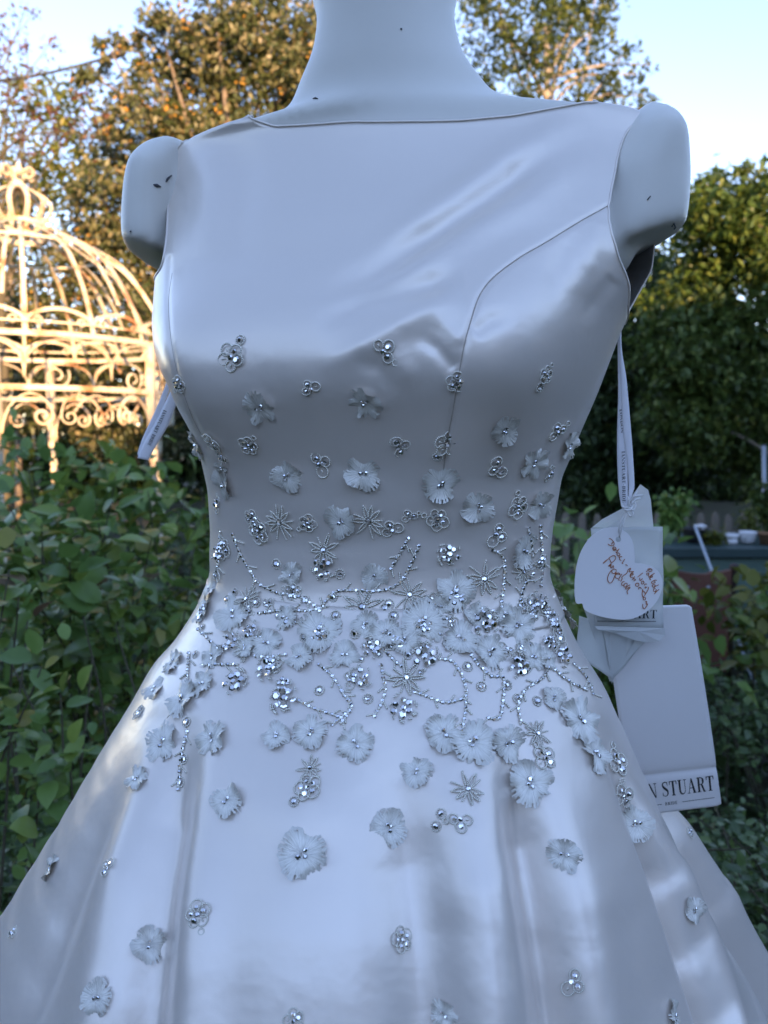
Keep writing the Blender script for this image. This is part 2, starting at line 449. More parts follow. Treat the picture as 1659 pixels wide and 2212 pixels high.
man_bvh = BVHTree.FromPolygons([v.co for v in me.vertices], [list(p.vertices) for p in me.polygons])
mb = MB(); mb.tube([(0,.63,.02),(0,.63,1.02)], .016, 12); mb.build('pole', M['iron'], man, True)
mb = MB(); mb.lathe([(.20,0.006),(.20,.016),(.03,.03),(.02,.06)], (0,.63,0), 32); mb.build('base', M['iron'], man, True)
# scuffs: chipped paint marks
def decal_curve(pts, r, bvh, lift=.0004):
    out = []
    for px, py in pts:
        h = bvh.ray_cast(CAM, ray(px, py))
        if h[0] is not None: out.append(h[0]+h[1]*lift*(1 if h[1].dot(ray(px,py)) < 0 else -1))
    return out
for pts, r in (([(331,399),(338,401),(347,404)], [.0004,.0015,.0004]), ([(358,393),(361,387),(366,382),(370,379)], [.0006,.0010,.0007,.0005]),
               ([(865,62),(868,64)], [.0006,.0006]), ([(676,214),(682,213),(687,214)], [.0003,.0008,.0003]), ([(1451,488),(1455,482),(1459,490),(1456,494)], [.0005]*4),
               ([(1398,432),(1405,424)], [.0004]*2), ([(282,499),(283,501)], [.0007]*2)):
    q = decal_curve(pts, r, man_bvh)
    if len(q) == len(pts):
        mb = MB(); mb.tube(q, r, 6); mb.build('paint_chip', M['scuff'], man_t, True)

# ------------------------------------------------------------------ bodice
tb = torso.bvh()
def pick(px, py, bvh=None):
    for k in range(60):                        # slide towards the middle until the surface is met
        x = px + (825-px)*k*.002
        h = (bvh or tb).ray_cast(CAM, ray(x, py))
        if h[0] is not None: return h[0]
def pick_tz(px, py): return torso.param(pick(px, py))
def resample(pts, n):
    p = np.array(pts, float); sc = np.array((.16, 1.0))      # theta to metres
    d = np.r_[0, np.cumsum(np.linalg.norm(np.diff(p*sc, axis=0), axis=1))]
    t = np.linspace(0, d[-1], n)
    return np.stack([np.interp(t, d, p[:, 0]), np.interp(t, d, p[:, 1])], -1)
def smooth2(p, n=2):
    p = p.copy()
    for _ in range(n): p[1:-1] = .25*p[:-2]+.5*p[1:-1]+.25*p[2:]
    return p
ZB = 1.106
ST = rad(97)
zul = pick_tz(362, 600)[1]; zur = pick_tz(1332, 692)[1]
def over(px, py, sgn, n=8):
    """follow the shoulder from a visible front point over to the ridge, keeping to one column of the picture; returns (theta, z) list"""
    t0, z0 = pick_tz(px, py); out = [(t0, z0)]
    for t in np.linspace(t0, sgn*math.pi/2, n)[1:]:
        zz = np.linspace(out[-1][1]-.012, min(out[-1][1]+.016, 1.56), 120)
        x, _ = project(torso.points(np.full(zz.shape, t), zz, .004)); out.append((float(t), float(zz[np.abs(x-px).argmin()])))
    return out
def skyline(px):
    for y in range(150, 400):
        if tb.ray_cast(CAM, ray(px, y+.5))[0] is not None: return y+2.5
ovTL, ovTR = over(408, skyline(408), -1), over(1388, skyline(1388), 1)
ovNL, ovNR = over(546, skyline(546), -1), over(1283, skyline(1283), 1)
tipL, tipR, npL, npR = ovTL[-1], ovTR[-1], ovNL[-1], ovNR[-1]
ridge = lambda z0, z1, t: [(t, z) for z in np.linspace(z0, z1, 6)]
armL = [(-ST, zul)] + [pick_tz(*q) for q in ((366,585),(374,560),(378,500),(376,430),(381,350),(390,312))]
armL += ovTL
armR = [(ST, zur)] + [pick_tz(*q) for q in ((1334,665),(1342,640),(1338,605),(1320,560),(1306,512),(1300,455),(1318,350),(1345,275))]
armR += ovTR
neck = [pick_tz(*q) for q in ((560,262),(600,276),(650,274),(700,271),(830,267),(930,266),(1000,264),(1100,254),(1200,236),(1250,225))]
neck = ovNL[-2::-1] + neck + ovNR[:-1]
top_front = [(-rad(90), tipL[1])] + ridge(tipL[1], npL[1], -rad(90))[1:] + neck + ridge(npR[1], tipR[1], rad(90))
def coons(bot, top, left, right):
    nu, nv = len(bot), len(left)
    u = np.linspace(0, 1, nu)[None, :, None]; v = np.linspace(0, 1, nv)[:, None, None]
    return ((1-v)*bot[None]+v*top[None] + (1-u)*left[:, None]+u*right[:, None]
            - ((1-u)*(1-v)*bot[0]+u*(1-v)*bot[-1]+(1-u)*v*top[0]+u*v*top[-1]))
def relax(g, it=1500, step=3):
    """Winslow smoothing on a coarser copy keeps the grid lines from crossing the cut edges"""
    iu = np.unique(np.r_[np.arange(0, g.shape[1], step), g.shape[1]-1]); iv = np.unique(np.r_[np.arange(0, g.shape[0], step), g.shape[0]-1])
    c = g[np.ix_(iv, iu)].copy(); c[..., 0] *= .16
    for _ in range(it):
        xu = (c[1:-1, 2:]-c[1:-1, :-2])/2; xv = (c[2:, 1:-1]-c[:-2, 1:-1])/2
        al = (xv**2).sum(-1, keepdims=True); ga = (xu**2).sum(-1, keepdims=True); be = (xu*xv).sum(-1, keepdims=True)
        cr = (c[2:, 2:]-c[2:, :-2]-c[:-2, 2:]+c[:-2, :-2])/4
        c[1:-1, 1:-1] = (al*(c[1:-1, 2:]+c[1:-1, :-2])+ga*(c[2:, 1:-1]+c[:-2, 1:-1])-2*be*cr)/(2*(al+ga)+1e-12)
    c[..., 0] /= .16
    out = np.stack([np.stack([np.interp(np.arange(g.shape[1]), iu, c[j, :, k]) for j in range(len(iv))]) for k in (0, 1)], -1)
    out = np.stack([np.stack([np.interp(np.arange(g.shape[0]), iv, out[:, i, k]) for i in range(g.shape[1])], 1) for k in (0, 1)], -1)
    out[0], out[-1], out[:, 0], out[:, -1] = g[0], g[-1], g[:, 0], g[:, -1]
    return out
NU, NV = 300, 230
sideL = [(-ST, ZB), (-ST, zul)]; sideR = [(ST, ZB), (ST, zur)]
left = resample(sideL+armL[1:], NV); right = resample(sideR+armR[1:], NV)
bot = resample([(-ST, ZB), (ST, ZB)], NU); top = smooth2(resample(top_front, NU), 3)
gF = relax(coons(bot, top, smooth2(left, 40), smooth2(right, 40)))
# back panel, mirrored about the side seams
mir = lambda pts: [(math.pi-t if t > 0 else -math.pi-t, z) for t, z in pts]
ST2 = math.pi*2-ST
nb = len(neck)
backneck = [(t, npR[1]+(npL[1]-npR[1])*k - .035*math.sin(math.pi*k)) for t, k in zip(np.linspace(rad(95), rad(265), 9), np.linspace(0, 1, 9))]
leftB = [(ST, ZB), (ST, zur)] + [((rad(90) if z > tipR[1]-.012 else rad(97)+(rad(97)-t)*.14), z) for t, z in armR[1:]]
rightB = [(2*math.pi-ST, ZB), (2*math.pi-ST, zul)] + [(math.pi-t, z) for t, z in armL[1:]]
rightB = [(t if t > 0 else t+2*math.pi, z) for t, z in rightB]
topB = [(rad(90), tipR[1])] + ridge(tipR[1], npR[1], rad(90))[1:] + backneck[1:-1] + ridge(npL[1], tipL[1], rad(270))
NUB = 160
gB = relax(coons(resample([(ST, ZB), (2*math.pi-ST, ZB)], NUB), smooth2(resample(topB, NUB), 3), smooth2(resample(leftB, NV), 20), smooth2(resample(rightB, NV), 20)))

# drape strokes: soft ridges (+) and hollows (-) of the cloth, as polylines with height and width
def seg_dist(px, py, poly):
    best = np.full(px.shape, 1e9); tt = np.zeros(px.shape)
    L = 0; P = np.array(poly, float); ln = np.linalg.norm(np.diff(P, axis=0), axis=1); tot = ln.sum()
    for i in range(len(P)-1):
        a, b = P[i], P[i+1]; d = b-a; n2 = d@d
        t = np.clip(((px-a[0])*d[0]+(py-a[1])*d[1])/n2, 0, 1)
        dist = np.hypot(px-(a[0]+t*d[0]), py-(a[1]+t*d[1]))
        m = dist < best; best = np.where(m, dist, best); tt = np.where(m, (L+t*ln[i])/tot, tt); L += ln[i]
    return best, tt
def strokes(Pts, lst):
    """sum of stroke heights at the grid points (front-facing half only)"""
    px, py = project(Pts); h = np.zeros(px.shape)
    for poly, A, wd, *fade in lst:
        d, t = seg_dist(px, py, poly)
        e = np.exp(-(d/wd)**2)
        if fade: e = e*np.interp(t, [0, fade[0], 1-fade[1], 1], [0, 1, 1, 0]) if fade[0] or fade[1] else e
        h += A*e
    return h
def normals(P, wrap):
    if wrap: du = np.roll(P, -1, 1)-np.roll(P, 1, 1)
    else: du = np.gradient(P, axis=1)
    dv = np.gradient(P, axis=0)
    n = np.cross(du, dv); n /= np.linalg.norm(n, axis=-1, keepdims=True)+1e-12
    c = P.mean((0, 1)); s = np.sign((n*(P-np.array((c[0], .63, 0)))*np.array((1, 1, 0))).sum(-1).mean())
    return n*s
SEAM_R = [(1316,443),(1300,452),(1250,480),(1180,523),(1120,558),(1065,600),(1035,640),(1015,700),(1002,750),(988,830),(976,900),(965,960),(955,1040)]
BODICE_STROKES = [
 (SEAM_R, -.0011, 6), ([(366,560),(362,640),(366,720),(380,800),(415,900),(450,970)], -.0009, 6),
 # diagonal pull lines from the right strap down to the left breast
 ([(1270,250),(1120,330),(1000,420),(880,500),(780,570)], .0034, 34, .15, .3),
 ([(1180,330),(1060,420),(940,500),(800,590),(650,650)], -.0042, 30, .15, .25),
 ([(1280,330),(1150,430),(1020,500),(900,590),(800,660)], .0030, 36, .15, .25),
 ([(1000,590),(900,620),(780,650),(680,700)], -.0036, 26, .2, .25),
 ([(1000,640),(900,680),(800,740),(690,800)], .0030, 30, .2, .3),
 ([(420,300),(470,400),(440,560)], .0022, 42, .2, .3), ([(540,300),(520,420),(500,600)], -.0022, 40, .2, .3),
 # creases that run down from the bust point seam
 ([(985,800),(940,750),(900,720)], -.0026, 17, .1, .4), ([(1000,745),(960,700),(930,690)], .0016, 16, .2, .4),
 ([(900,840),(860,780),(850,720)], .0022, 24, .3, .4), ([(850,860),(820,800),(760,770)], -.0020, 20, .3, .4),
 ([(1300,470),(1270,560),(1250,640)], .0026, 24, .1, .4), ([(1240,500),(1200,580),(1190,650)], -.0024, 22, .2, .4),
 ([(1330,600),(1290,650),(1260,700)], -.0018, 18, .1, .4), ([(1020,720),(1060,690),(1120,680)], -.0022, 18, .1, .5),
 # horizontal ease above the waist
 ([(520,1080),(700,1100),(900,1085),(1150,1110)], .0006, 34, .2, .2), ([(520,1160),(700,1175),(900,1160),(1100,1190)], -.0005, 30, .2, .2),
 ([(560,1010),(700,1000),(860,1020)], -.0010, 26, .3, .3),
]
BOFF = lambda g: np.interp(g[..., 1], [1.40, 1.46], [.0062, .0032])
PF = torso.points(gF[..., 0], gF[..., 1], BOFF(gF))
nF = normals(PF, False)
PF = PF + nF*strokes(PF, [(q[0], q[1]*(1.0 if q[2] < 10 else 1.2 if q[2] > 25 else .65), *q[2:]) for q in BODICE_STROKES])[..., None]
PB = torso.points(gB[..., 0], gB[..., 1], BOFF(gB))
# the back half stands off the body at the armholes
vB = np.linspace(0, 1, NV)[:, None]; uB = np.abs(np.linspace(-1, 1, NUB))[None]
dress = empty('wedding_dress', (0, .63, 0), 'ivory satin sleeveless wedding dress with beaded flowers across waist and skirt, worn by the mannequin', 'dress')
def cloth(name, P, wrap, mat, parent, thick=.0012):
    nr, nc = P.shape[:2]
    f = grid_faces(nr, nc, wrap)
    n = normals(P, wrap)
    # make the faces look outward
    a = P.reshape(-1, 3)[f[:, 1]]-P.reshape(-1, 3)[f[:, 0]]; b = P.reshape(-1, 3)[f[:, 3]]-P.reshape(-1, 3)[f[:, 0]]
    if (np.cross(a, b)*n.reshape(-1, 3)[f[:, 0]]).sum() < 0: f = f[:, ::-1]
    me = np_mesh(name, P.reshape(-1, 3), f, mat, True); me.materials.append(M['lining'])
    o = obj(name, me, parent)
    s = o.modifiers.new('thickness', 'SOLIDIFY'); s.thickness = thick; s.offset = -1; s.material_offset = 1; s.use_even_offset = False
    return o
bod = cloth('bodice_front', PF, False, M['satin'], dress)
for nm, line in (('neck_hem', PF[-1, 92:-38]), ('armhole_hem', PF[100:, 0]), ('armhole_hem', PF[100:, -1])):
    mb = MB(); mb.tube([Vector(p) for p in line], .0009, 6); mb.build(nm, M['satin'], dress, True)
bod_b = cloth('bodice_back', PB, False, M['satin'], dress)

# ------------------------------------------------------------------ skirt
zs = np.r_[np.arange(.03, .80, .02), np.arange(.80, 1.124, .003)]
Ls = [(1100,466),(1200,464),(1235,464),(1290,445),(1340,418),(1400,380),(1450,335),(1500,308),(1545,285),(1640,230),(1790,150),(1870,110),(1960,60),(2070,2),(2212,-70),(2600,-270),(4000,-800)]
Rs = [(1100,1180),(1200,1176),(1250,1177),(1310,1199),(1350,1217),(1400,1240),(1500,1300),(1610,1347),(1760,1409),(1860,1450),(1990,1504),(2100,1552),(2212,1601),(2600,1770),(4000,2100)]
FS = [(1.16,.074),(1.13,.079),(1.10,.098),(1.06,.133),(1.02,.166),(.95,.212),(.90,.238),(.80,.285),(.5,.40),(.0,.55)]
sk = Body(zs, smooth_interp(FS, zs, .02), smooth_interp([(z, f+.01) for z, f in FS], zs, .02), np.full(len(zs), 2.0), np.full(len(zs), .63), Ls, Rs)
NS = 420
ths = np.linspace(0, 2*np.pi, NS, endpoint=False)
PS = sk.grid(ths, .0035)
nS = normals(PS, True)
SKIRT_STROKES = [
 ([(415,1540),(395,1620),(370,1740),(345,1900),(322,2080),(308,2215)], -.013, 36, .25, 0),
 ([(350,1560),(315,1680),(270,1840),(232,2010),(200,2212)], .008, 46, .3, 0),
 ([(300,1610),(235,1760),(165,1920),(90,2120),(50,2212)], -.006, 28, .3, 0),
 ([(455,1560),(450,1700),(430,1900),(420,2212)], .007, 50, .3, 0),
 ([(560,1560),(600,1800),(600,2212)], .004, 110, .3, 0),
 ([(800,1560),(850,1680),(890,1850),(915,2030),(925,2215)], -.012, 75, .3, 0),
 ([(960,1600),(1010,1800),(1045,2000),(1060,2215)], .010, 70, .3, 0),
 ([(1085,1600),(1125,1740),(1158,1920),(1185,2080),(1205,2215)], -.015, 34, .25, 0),
 ([(1150,1600),(1205,1760),(1255,1950),(1300,2215)], .007, 50, .3, 0),
 ([(1235,1640),(1290,1800),(1350,2000),(1400,2215)], .003, 60, .3, 0),
 ([(1300,1600),(1352,1730),(1410,1880),(1470,2060),(1522,2215)], -.010, 13, .3, 0),
 ([(1345,1640),(1395,1760),(1460,1900),(1525,2060),(1575,2215)], .010, 24, .3, 0),
 ([(470,1700),(640,1760),(760,1700)], .002, 60, .3, .3),
]
SKIRT_STROKES = [([*q[0], (q[0][-1][0]+2.2*(q[0][-1][0]-q[0][-2][0]), q[0][-1][1]+2.2*(q[0][-1][1]-q[0][-2][1]))] if q[0][-1][1] > 2100 else q[0], *q[1:]) for q in SKIRT_STROKES]
hS = strokes(PS, [(q[0], q[1]*(1.2 if q[2] > 26 else 1.35), q[2]*(1.2 if q[2] > 26 else .9), *q[3:]) for q in SKIRT_STROKES])
view = np.array(CAM)-PS; view /= np.linalg.norm(view, axis=-1, keepdims=True)
fc = (nS*view).sum(-1); fw = np.clip((fc-.02)/.25, 0, 1)
back = np.sin(ths*16)[None]*np.interp(PS[..., 2], [.3, 1.1], [.03, 0.0])*np.clip((-.12-fc)/.4, 0, 1)
PS = PS + nS*(hS*fw + back)[..., None]
skirt = cloth('skirt', PS, True, M['satin'], dress, .0012)
# back panel / train that shows behind the right edge
zt2 = np.r_[np.arange(.03, .80, .02), np.arange(.80, 1.10, .005)]
Lt2 = [(1100,700),(1400,560),(1760,330),(2212,120),(4000,-600)]
Rt2 = [(1100,1150),(1400,1232),(1500,1285),(1610,1345),(1700,1392),(1760,1441),(1800,1483),(1900,1541),(2050,1619),(2130,1660),(2212,1702),(2600,1890),(4000,2350)]
F2 = [(1.12,.06),(1.0,.09),(.9,.13),(.8,.17),(.5,.30),(0,.45)]
tr = Body(zt2, smooth_interp(F2, zt2, .02), smooth_interp([(z, f+.06) for z, f in F2], zt2, .02), np.full(len(zt2), 2.0), np.interp(zt2, [0, .9, 1.1], [.95, .78, .68]), Lt2, Rt2)
PT = tr.grid(np.linspace(0, 2*np.pi, 240, endpoint=False))
nT = normals(PT, True)
PT = PT + nT*(np.sin(np.linspace(0, 2*np.pi, 240, endpoint=False)*9)[None]*np.interp(PT[..., 2], [.4, 1.05], [.02, 0]))[..., None]
train = cloth('skirt_train', PT, True, M['satin'], dress, .0012)

# surface for the embroidery
allv = [Vector(p) for p in PF.reshape(-1, 3)] ; allf = grid_faces(NV, NU, False).tolist()
def app(P, wrap):
    global allv, allf
    n = len(allv); allv += [Vector(p) for p in P.reshape(-1, 3)]
    allf += (grid_faces(P.shape[0], P.shape[1], wrap)+n).tolist()
app(PB, False); app(PS, True); app(PT, True)
dbvh = BVHTree.FromPolygons(allv, allf)
def surf(px, py):
    """point and outward normal of the cloth seen at a measured pixel"""
    for k in range(40):
        x = px + (825-px)*k*.0015
        d = ray(x, py); h = dbvh.ray_cast(CAM, d)
        if h[0] is not None:
            n = h[1] if h[1].dot(d) < 0 else -h[1]
            return h[0], n
    return None, None
# fine stitched seam lines
def seam(pts, r=.00045):
    q = [surf(*p) for p in [tuple(v)[:2] for v in catmull([(x, y, 0) for x, y in pts], 6)]]
    mb = MB(); mb.tube([p - n*.0001 for p, n in q if p is not None], r, 5)
    mb.build('seam', M['seam'], dress, True)
seam(SEAM_R)
seam([(372,590),(364,650),(368,720),(382,800),(415,900),(448,960)], .0003)

# ================================================================== GROUND AND THE HOUSE THAT SHADES THE GARDEN
g = MB()
n = 60
gx = [-300]+list(np.linspace(-30, 30, n))+[300]; gy = [-300]+list(np.linspace(-30, 30, n))+[300]
gv = [(x, y, 0 if abs(x) > 29 or abs(y) > 29 or math.hypot(x, y-.6) < 1 else RNG.uniform(-.03, .03)) for y in gy for x in gx]
gf = grid_faces(len(gy), len(gx), False).tolist()
obj('ground', mesh_data('ground', gv, gf, M['ground'], True), kind='structure')

M['brick'] = simple('pale_brick', (.36, .31, .27), .9, noise=(3, (.30, .25, .21), .3, .7))
M['tile'] = simple('roof_tile', (.12, .07, .055), .8, noise=(20, (.18, .10, .08), .3, .7))
M['glass'] = simple('window_glass', (.02, .025, .03), .05, spec=.8)
M['white_paint'] = simple('white_paint', (.75, .75, .73), .5)
def house(name, label, x0, x1, y0, y1, h, roof, wins):
    t = empty(name, ((x0+x1)/2, y1, 0), label, 'house')
    b = MB(); b.box((x0, y0, 0), (x1, y1, h)); wl = b.build('wall', M['brick'], t)
    r = MB()
    if roof == 'flat': r.box((x0-.15, y0-.15, h+.002), (x1+.15, y1+.15, h+.12))
    else:
        ym = (y0+y1)/2; e = .3
        r.add([(x0-e,y1+e,h+.002),(x1+e,y1+e,h+.002),(x1+e,ym,h+1.4),(x0-e,ym,h+1.4),(x0-e,y0-e,h+.002),(x1+e,y0-e,h+.002)], [[0,1,2,3],[3,2,5,4],[0,3,4],[1,5,2],[0,4,5,1]])
    r.build('roof', M['tile'], t)
    for (wx, wz, ww, wh) in wins:
        b = MB()
        for q in (((wx, y1-.02, wz), (wx+.07, y1+.03, wz+wh)), ((wx+ww-.07, y1-.02, wz), (wx+ww, y1+.03, wz+wh)),
                  ((wx+.07, y1-.02, wz+wh-.07), (wx+ww-.07, y1+.03, wz+wh)), ((wx+.07, y1-.02, wz), (wx+ww-.07, y1+.05, wz+.07))): b.box(*q)
        wf = b.build('window', M['white_paint'], t)
        b = MB(); b.box((wx+.07, y1-.02, wz+.07), (wx+ww-.07, y1+.01, wz+wh-.07)); b.build('pane', M['glass'], wf)
house('house_extension', 'low flat-roofed pale brick extension standing behind the viewpoint', -14, 5.0, -12, -8.0, 3.95, 'flat', [(-5, .9, 1.4, 1.2), (-2.4, .9, 1.2, 1.2)])
house('house', 'two-storey pale brick house with tiled roof behind the viewpoint', 5.0, 18, -12, -8.0, 5.2, 'gable', [(6.5, .9, 1.5, 1.2), (9.5, .9, 1.5, 1.2), (6.5, 3.2, 1.3, 1.2), (9.5, 3.2, 1.3, 1.2)])

# ================================================================== FOLIAGE
def rand_dirs(n):
    v = NPR.normal(size=(n, 3)); return v/np.linalg.norm(v, axis=1, keepdims=True)
def leaf_cloud(name, pts, size, mat, parent, asp=.5, droop=.35, up=.35, kind=None, curl=.25, hexa=False):
    """one folded leaf blade per point"""
    pts = np.asarray(pts, float); n = len(pts)
    L = size*NPR.uniform(.65, 1.3, n)[:, None]
    d = rand_dirs(n); d[:, 2] -= droop; d /= np.linalg.norm(d, axis=1, keepdims=True)
    nn = rand_dirs(n); nn[:, 2] = np.abs(nn[:, 2])+up
    s = np.cross(d, nn); s /= np.linalg.norm(s, axis=1, keepdims=True)+1e-9
    nn = np.cross(s, d)
    W = L*asp*.5
    if not hexa:
        v = np.stack([pts, pts+d*L*.45-s*W+nn*L*curl*.5, pts+d*L, pts+d*L*.45+s*W+nn*L*curl*.5], 1).reshape(-1, 3)
        i = np.arange(n)[:, None]*4
        f = np.concatenate([i+np.array([[0, 1, 2]]), i+np.array([[0, 2, 3]])], 0)
    else:
        v = np.stack([pts, pts+d*L*.28-s*W*.85+nn*L*curl*.4, pts+d*L*.62-s*W*.8+nn*L*curl*.25, pts+d*L-nn*L*curl*.4, pts+d*L*.62+s*W*.8+nn*L*curl*.25, pts+d*L*.28+s*W*.85+nn*L*curl*.4, pts+d*L*.5], 1).reshape(-1, 3)
        i = np.arange(n)[:, None]*7
        f = np.concatenate([i+np.array([[a, b, 6]]) for a, b in ((0,1),(1,2),(2,3),(3,4),(4,5),(5,0))], 0)
    return obj(name, np_mesh(name, v, f, mat), parent, kind=kind)
def blob_points(c, r, n, clumps, flat=.85, shell=.55, spread=.24):
    """leaf positions gathered in clumps through an ellipsoid, thinner inside, ragged outside"""
    cd = rand_dirs(clumps); rr = NPR.uniform(shell**3, 1, clumps)**(1/3)
    cc = np.array(c)+cd*rr[:, None]*np.array((r, r, r*flat))
    k = NPR.integers(0, clumps, n)
    return cc[k]+NPR.normal(size=(n, 3))*r*spread*NPR.uniform(.5, 1.2, clumps)[k][:, None]
M['bark'] = simple('bark', (.12, .09, .07), .9, noise=(12, (.20, .16, .12), .3, .7))
M['bark_pale'] = simple('pale_bark', (.30, .27, .23), .85, noise=(10, (.20, .17, .14), .3, .7))
def limbs(tmb, base, top, targets, r0):
    pts = catmull([base, (base+top)/2+Vector((.08, 0, 0)), top], 5)
    tmb.tube(pts, list(np.linspace(r0, r0*.45, len(pts))), 9)
    for q in targets:
        q = Vector(q); t = RNG.uniform(.45, .95); s = base.lerp(top, t)
        if q.z < s.z: s = base.lerp(top, max(.2, t-.3))
        m = s.lerp(q, .5)+Vector((RNG.uniform(-.2, .2), RNG.uniform(-.2, .2), .15))
        pts = catmull([s, m, q], 5); tmb.tube(pts, list(np.linspace(r0*.38, r0*.06, len(pts))), 6)
def tree(name, label, trunk_px, Y, blobs, mat, bark, leaf, dens, cat='tree', group=None, asp=.5, r0=.13, trunk_top=None, clump=1.0, ydep=1.0, shell=.55, spread=.24, extra=None):
    """blobs: (px, py, radius_px[, depth offset]) measured outline of the crown at depth Y"""
    bx = at(trunk_px, 1106, Y); base = Vector((bx.x, Y, 0))
    t = empty(name, base, label, cat, group)
    P = []; cs = []
    for b in blobs:
        px, py, rp = b[:3]; dy = b[3] if len(b) > 3 else RNG.uniform(-.5, .5)*ydep
        c = at(px, py, Y+dy); r = rp*(Y+dy)/F
        n = int(dens*(rp/100)**2); cs.append(c)
        P.append(blob_points(c, r, n, max(4, int(26*clump*(rp/100)**1.5)), shell=shell, spread=spread))
    P = np.concatenate(P); P = P[P[:, 2] > .02]
    tm = MB(); top = Vector((base.x, Y, max(c.z for c in cs)*.75))
    if trunk_top is not None: top = at(*trunk_top, Y)
    limbs(tm, base, top, cs, r0)
    tm.build('trunk', bark, t, True)
    leaf_cloud('crown', P, leaf, mat, t, asp)
    if extra is not None: extra(t, P)
    return t
M['leaf_gold'] = leaf_mat('olive_leaf', [(0, (.04, .065, .022)), (.5, (.09, .11, .045)), (.8, (.17, .16, .08)), (1, (.30, .26, .16))], trans=.25)
M['leaf_berry'] = simple('orange_berry', (.44, .22, .04), .5)
M['leaf_lime'] = leaf_mat('lime_leaf', [(0, (.06, .09, .015)), (.6, (.13, .15, .025)), (1, (.21, .19, .04))])
M['leaf_red'] = leaf_mat('copper_leaf', [(0, (.07, .02, .02)), (.6, (.13, .045, .03)), (1, (.18, .09, .04))])
M['leaf_green'] = leaf_mat('green_leaf', [(0, (.025, .045, .014)), (.5, (.05, .085, .022)), (1, (.11, .13, .03))])
M['leaf_hedge'] = leaf_mat('hedge_leaf', [(0, (.035, .08, .02)), (.6, (.06, .12, .03)), (1, (.14, .18, .045))])
M['leaf_dark'] = leaf_mat('dark_leaf', [(0, (.018, .05, .022)), (.6, (.035, .08, .03)), (1, (.065, .12, .04))], rough=.38)
M['leaf_rose'] = leaf_mat('shrub_leaf', [(0, (.07, .20, .055)), (.55, (.13, .29, .075)), (.85, (.20, .33, .07)), (.95, (.16, .21, .05)), (1, (.32, .27, .05))], rough=.33, spec=.6)
M['leaf_box'] = leaf_mat('box_leaf', [(0, (.04, .11, .045)), (.6, (.065, .16, .055)), (1, (.11, .20, .06))], rough=.33, spec=.6)
M['leaf_yellow'] = leaf_mat('yellowed_leaf', [(0, (.30, .24, .03)), (1, (.20, .17, .03))])
M['leaf_brown'] = leaf_mat('withered_leaf', [(0, (.16, .08, .05)), (1, (.22, .14, .08))], rough=.7)
M['stem'] = simple('green_stem', (.09, .12, .04), .6)
M['twig'] = simple('brown_twig', (.07, .06, .035), .8)

def berries(t, P):
    k = NPR.choice(len(P), 480, replace=False); q = P[k]
    q = q[q[:, 2] > 2.0]
    oc = np.array([(1,0,0),(-1,0,0),(0,1,0),(0,-1,0),(0,0,1),(0,0,-1)], float)
    of = np.array([(0,2,4),(2,1,4),(1,3,4),(3,0,4),(2,0,5),(1,2,5),(3,1,5),(0,3,5)])
    c = np.repeat(q, 5, 0)+NPR.normal(size=(len(q)*5, 3))*.035
    v = (c[:, None]+oc[None]*.019).reshape(-1, 3); f = (np.arange(len(c))[:, None, None]*6+of[None]).reshape(-1, 3)
    obj('berries', np_mesh('berries', v, f, M['leaf_berry']), t, kind='stuff')
tree('berry_tree', 'tall olive-green tree dotted with orange berries behind the white gazebo', 480, 9.5,
     [(585,60,110),(650,150,110),(640,30,90),(470,70,85),(410,120,75),(350,70,45),(560,200,120),(450,220,105),(340,200,75),(300,270,85),(530,330,110),(400,330,115),(280,370,95),
      (230,440,90),(330,470,110),(430,450,110),(180,540,95),(290,580,105),(400,600,90),(90,620,95),(220,680,110),(330,700,95),(120,760,110),(250,800,105),(20,720,90),(380,800,90),(60,860,90),(230,900,90),(340,900,90),(240,110,32),(285,85,26),(560,450,100),(205,165,40)],
     M['leaf_gold'], M['bark'], .085, 1900, r0=.17, asp=.5, trunk_top=(500, 330), shell=.35, spread=.22, extra=berries)
tree('lime_tree', 'loose yellow-green tree at the left edge behind the gazebo finial', 40, 11.0,
     [(30,300,80),(100,230,70),(60,190,45),(150,300,75),(20,400,90),(110,390,80),(30,520,80),(180,220,40),(200,370,60),(40,640,70),(-60,420,120),(-80,620,120)],
     M['leaf_lime'], M['bark'], .10, 800, r0=.05, shell=.3)
tree('copper_tree', 'sparse copper-red tree with thin twigs against the sky at the upper left', 10, 8.0,
     [(20,60,55),(60,110,45),(10,150,60),(110,90,30),(40,230,60),(130,260,50),(80,290,50),(190,240,35),(-30,100,60),(215,290,40),(70,30,20),(60,5,16)],
     M['leaf_red'], M['twig'], .06, 230, r0=.05, shell=.2, spread=.35)
tree('silver_birch', 'tall pale-barked tree with airy green crown right of the mannequin neck', 1170, 12.5,
     [(1040,50,75),(1090,130,75),(1030,150,55),(1150,50,90),(1140,150,75),(1230,80,85),(1200,190,70),(1290,170,60),(1290,60,60),(1260,20,60),(1330,200,40),(1345,120,30),(1180,-40,110),(1060,-40,90),(1290,-30,50),(1375,160,20),(1390,205,20),(1405,140,16),(1300,235,40),(1390,235,22),(1415,215,16),(1440,250,14),(1455,268,10),(1250,260,60),(1320,290,45),(1350,270,30)],
     M['leaf_green'], M['bark_pale'], .10, 850, r0=.10, trunk_top=(1180, 60), shell=.25, spread=.26)
tree('hedge_tree', 'broad sunlit-topped hedge tree right of the mannequin shoulder', 1760, 8.2,
     [(1545,455,75),(1600,440,75),(1655,470,85),(1500,455,50),(1490,540,80),(1580,560,100),(1680,560,100),(1560,385,24),(1605,365,18),(1520,390,16),(1500,660,110),(1620,680,110),(1540,800,120),(1660,820,110),(1460,760,90),(1600,930,110),(1480,900,100),(1680,1000,100)],
     M['leaf_hedge'], M['bark'], .09, 1700, r0=.09, shell=.35)
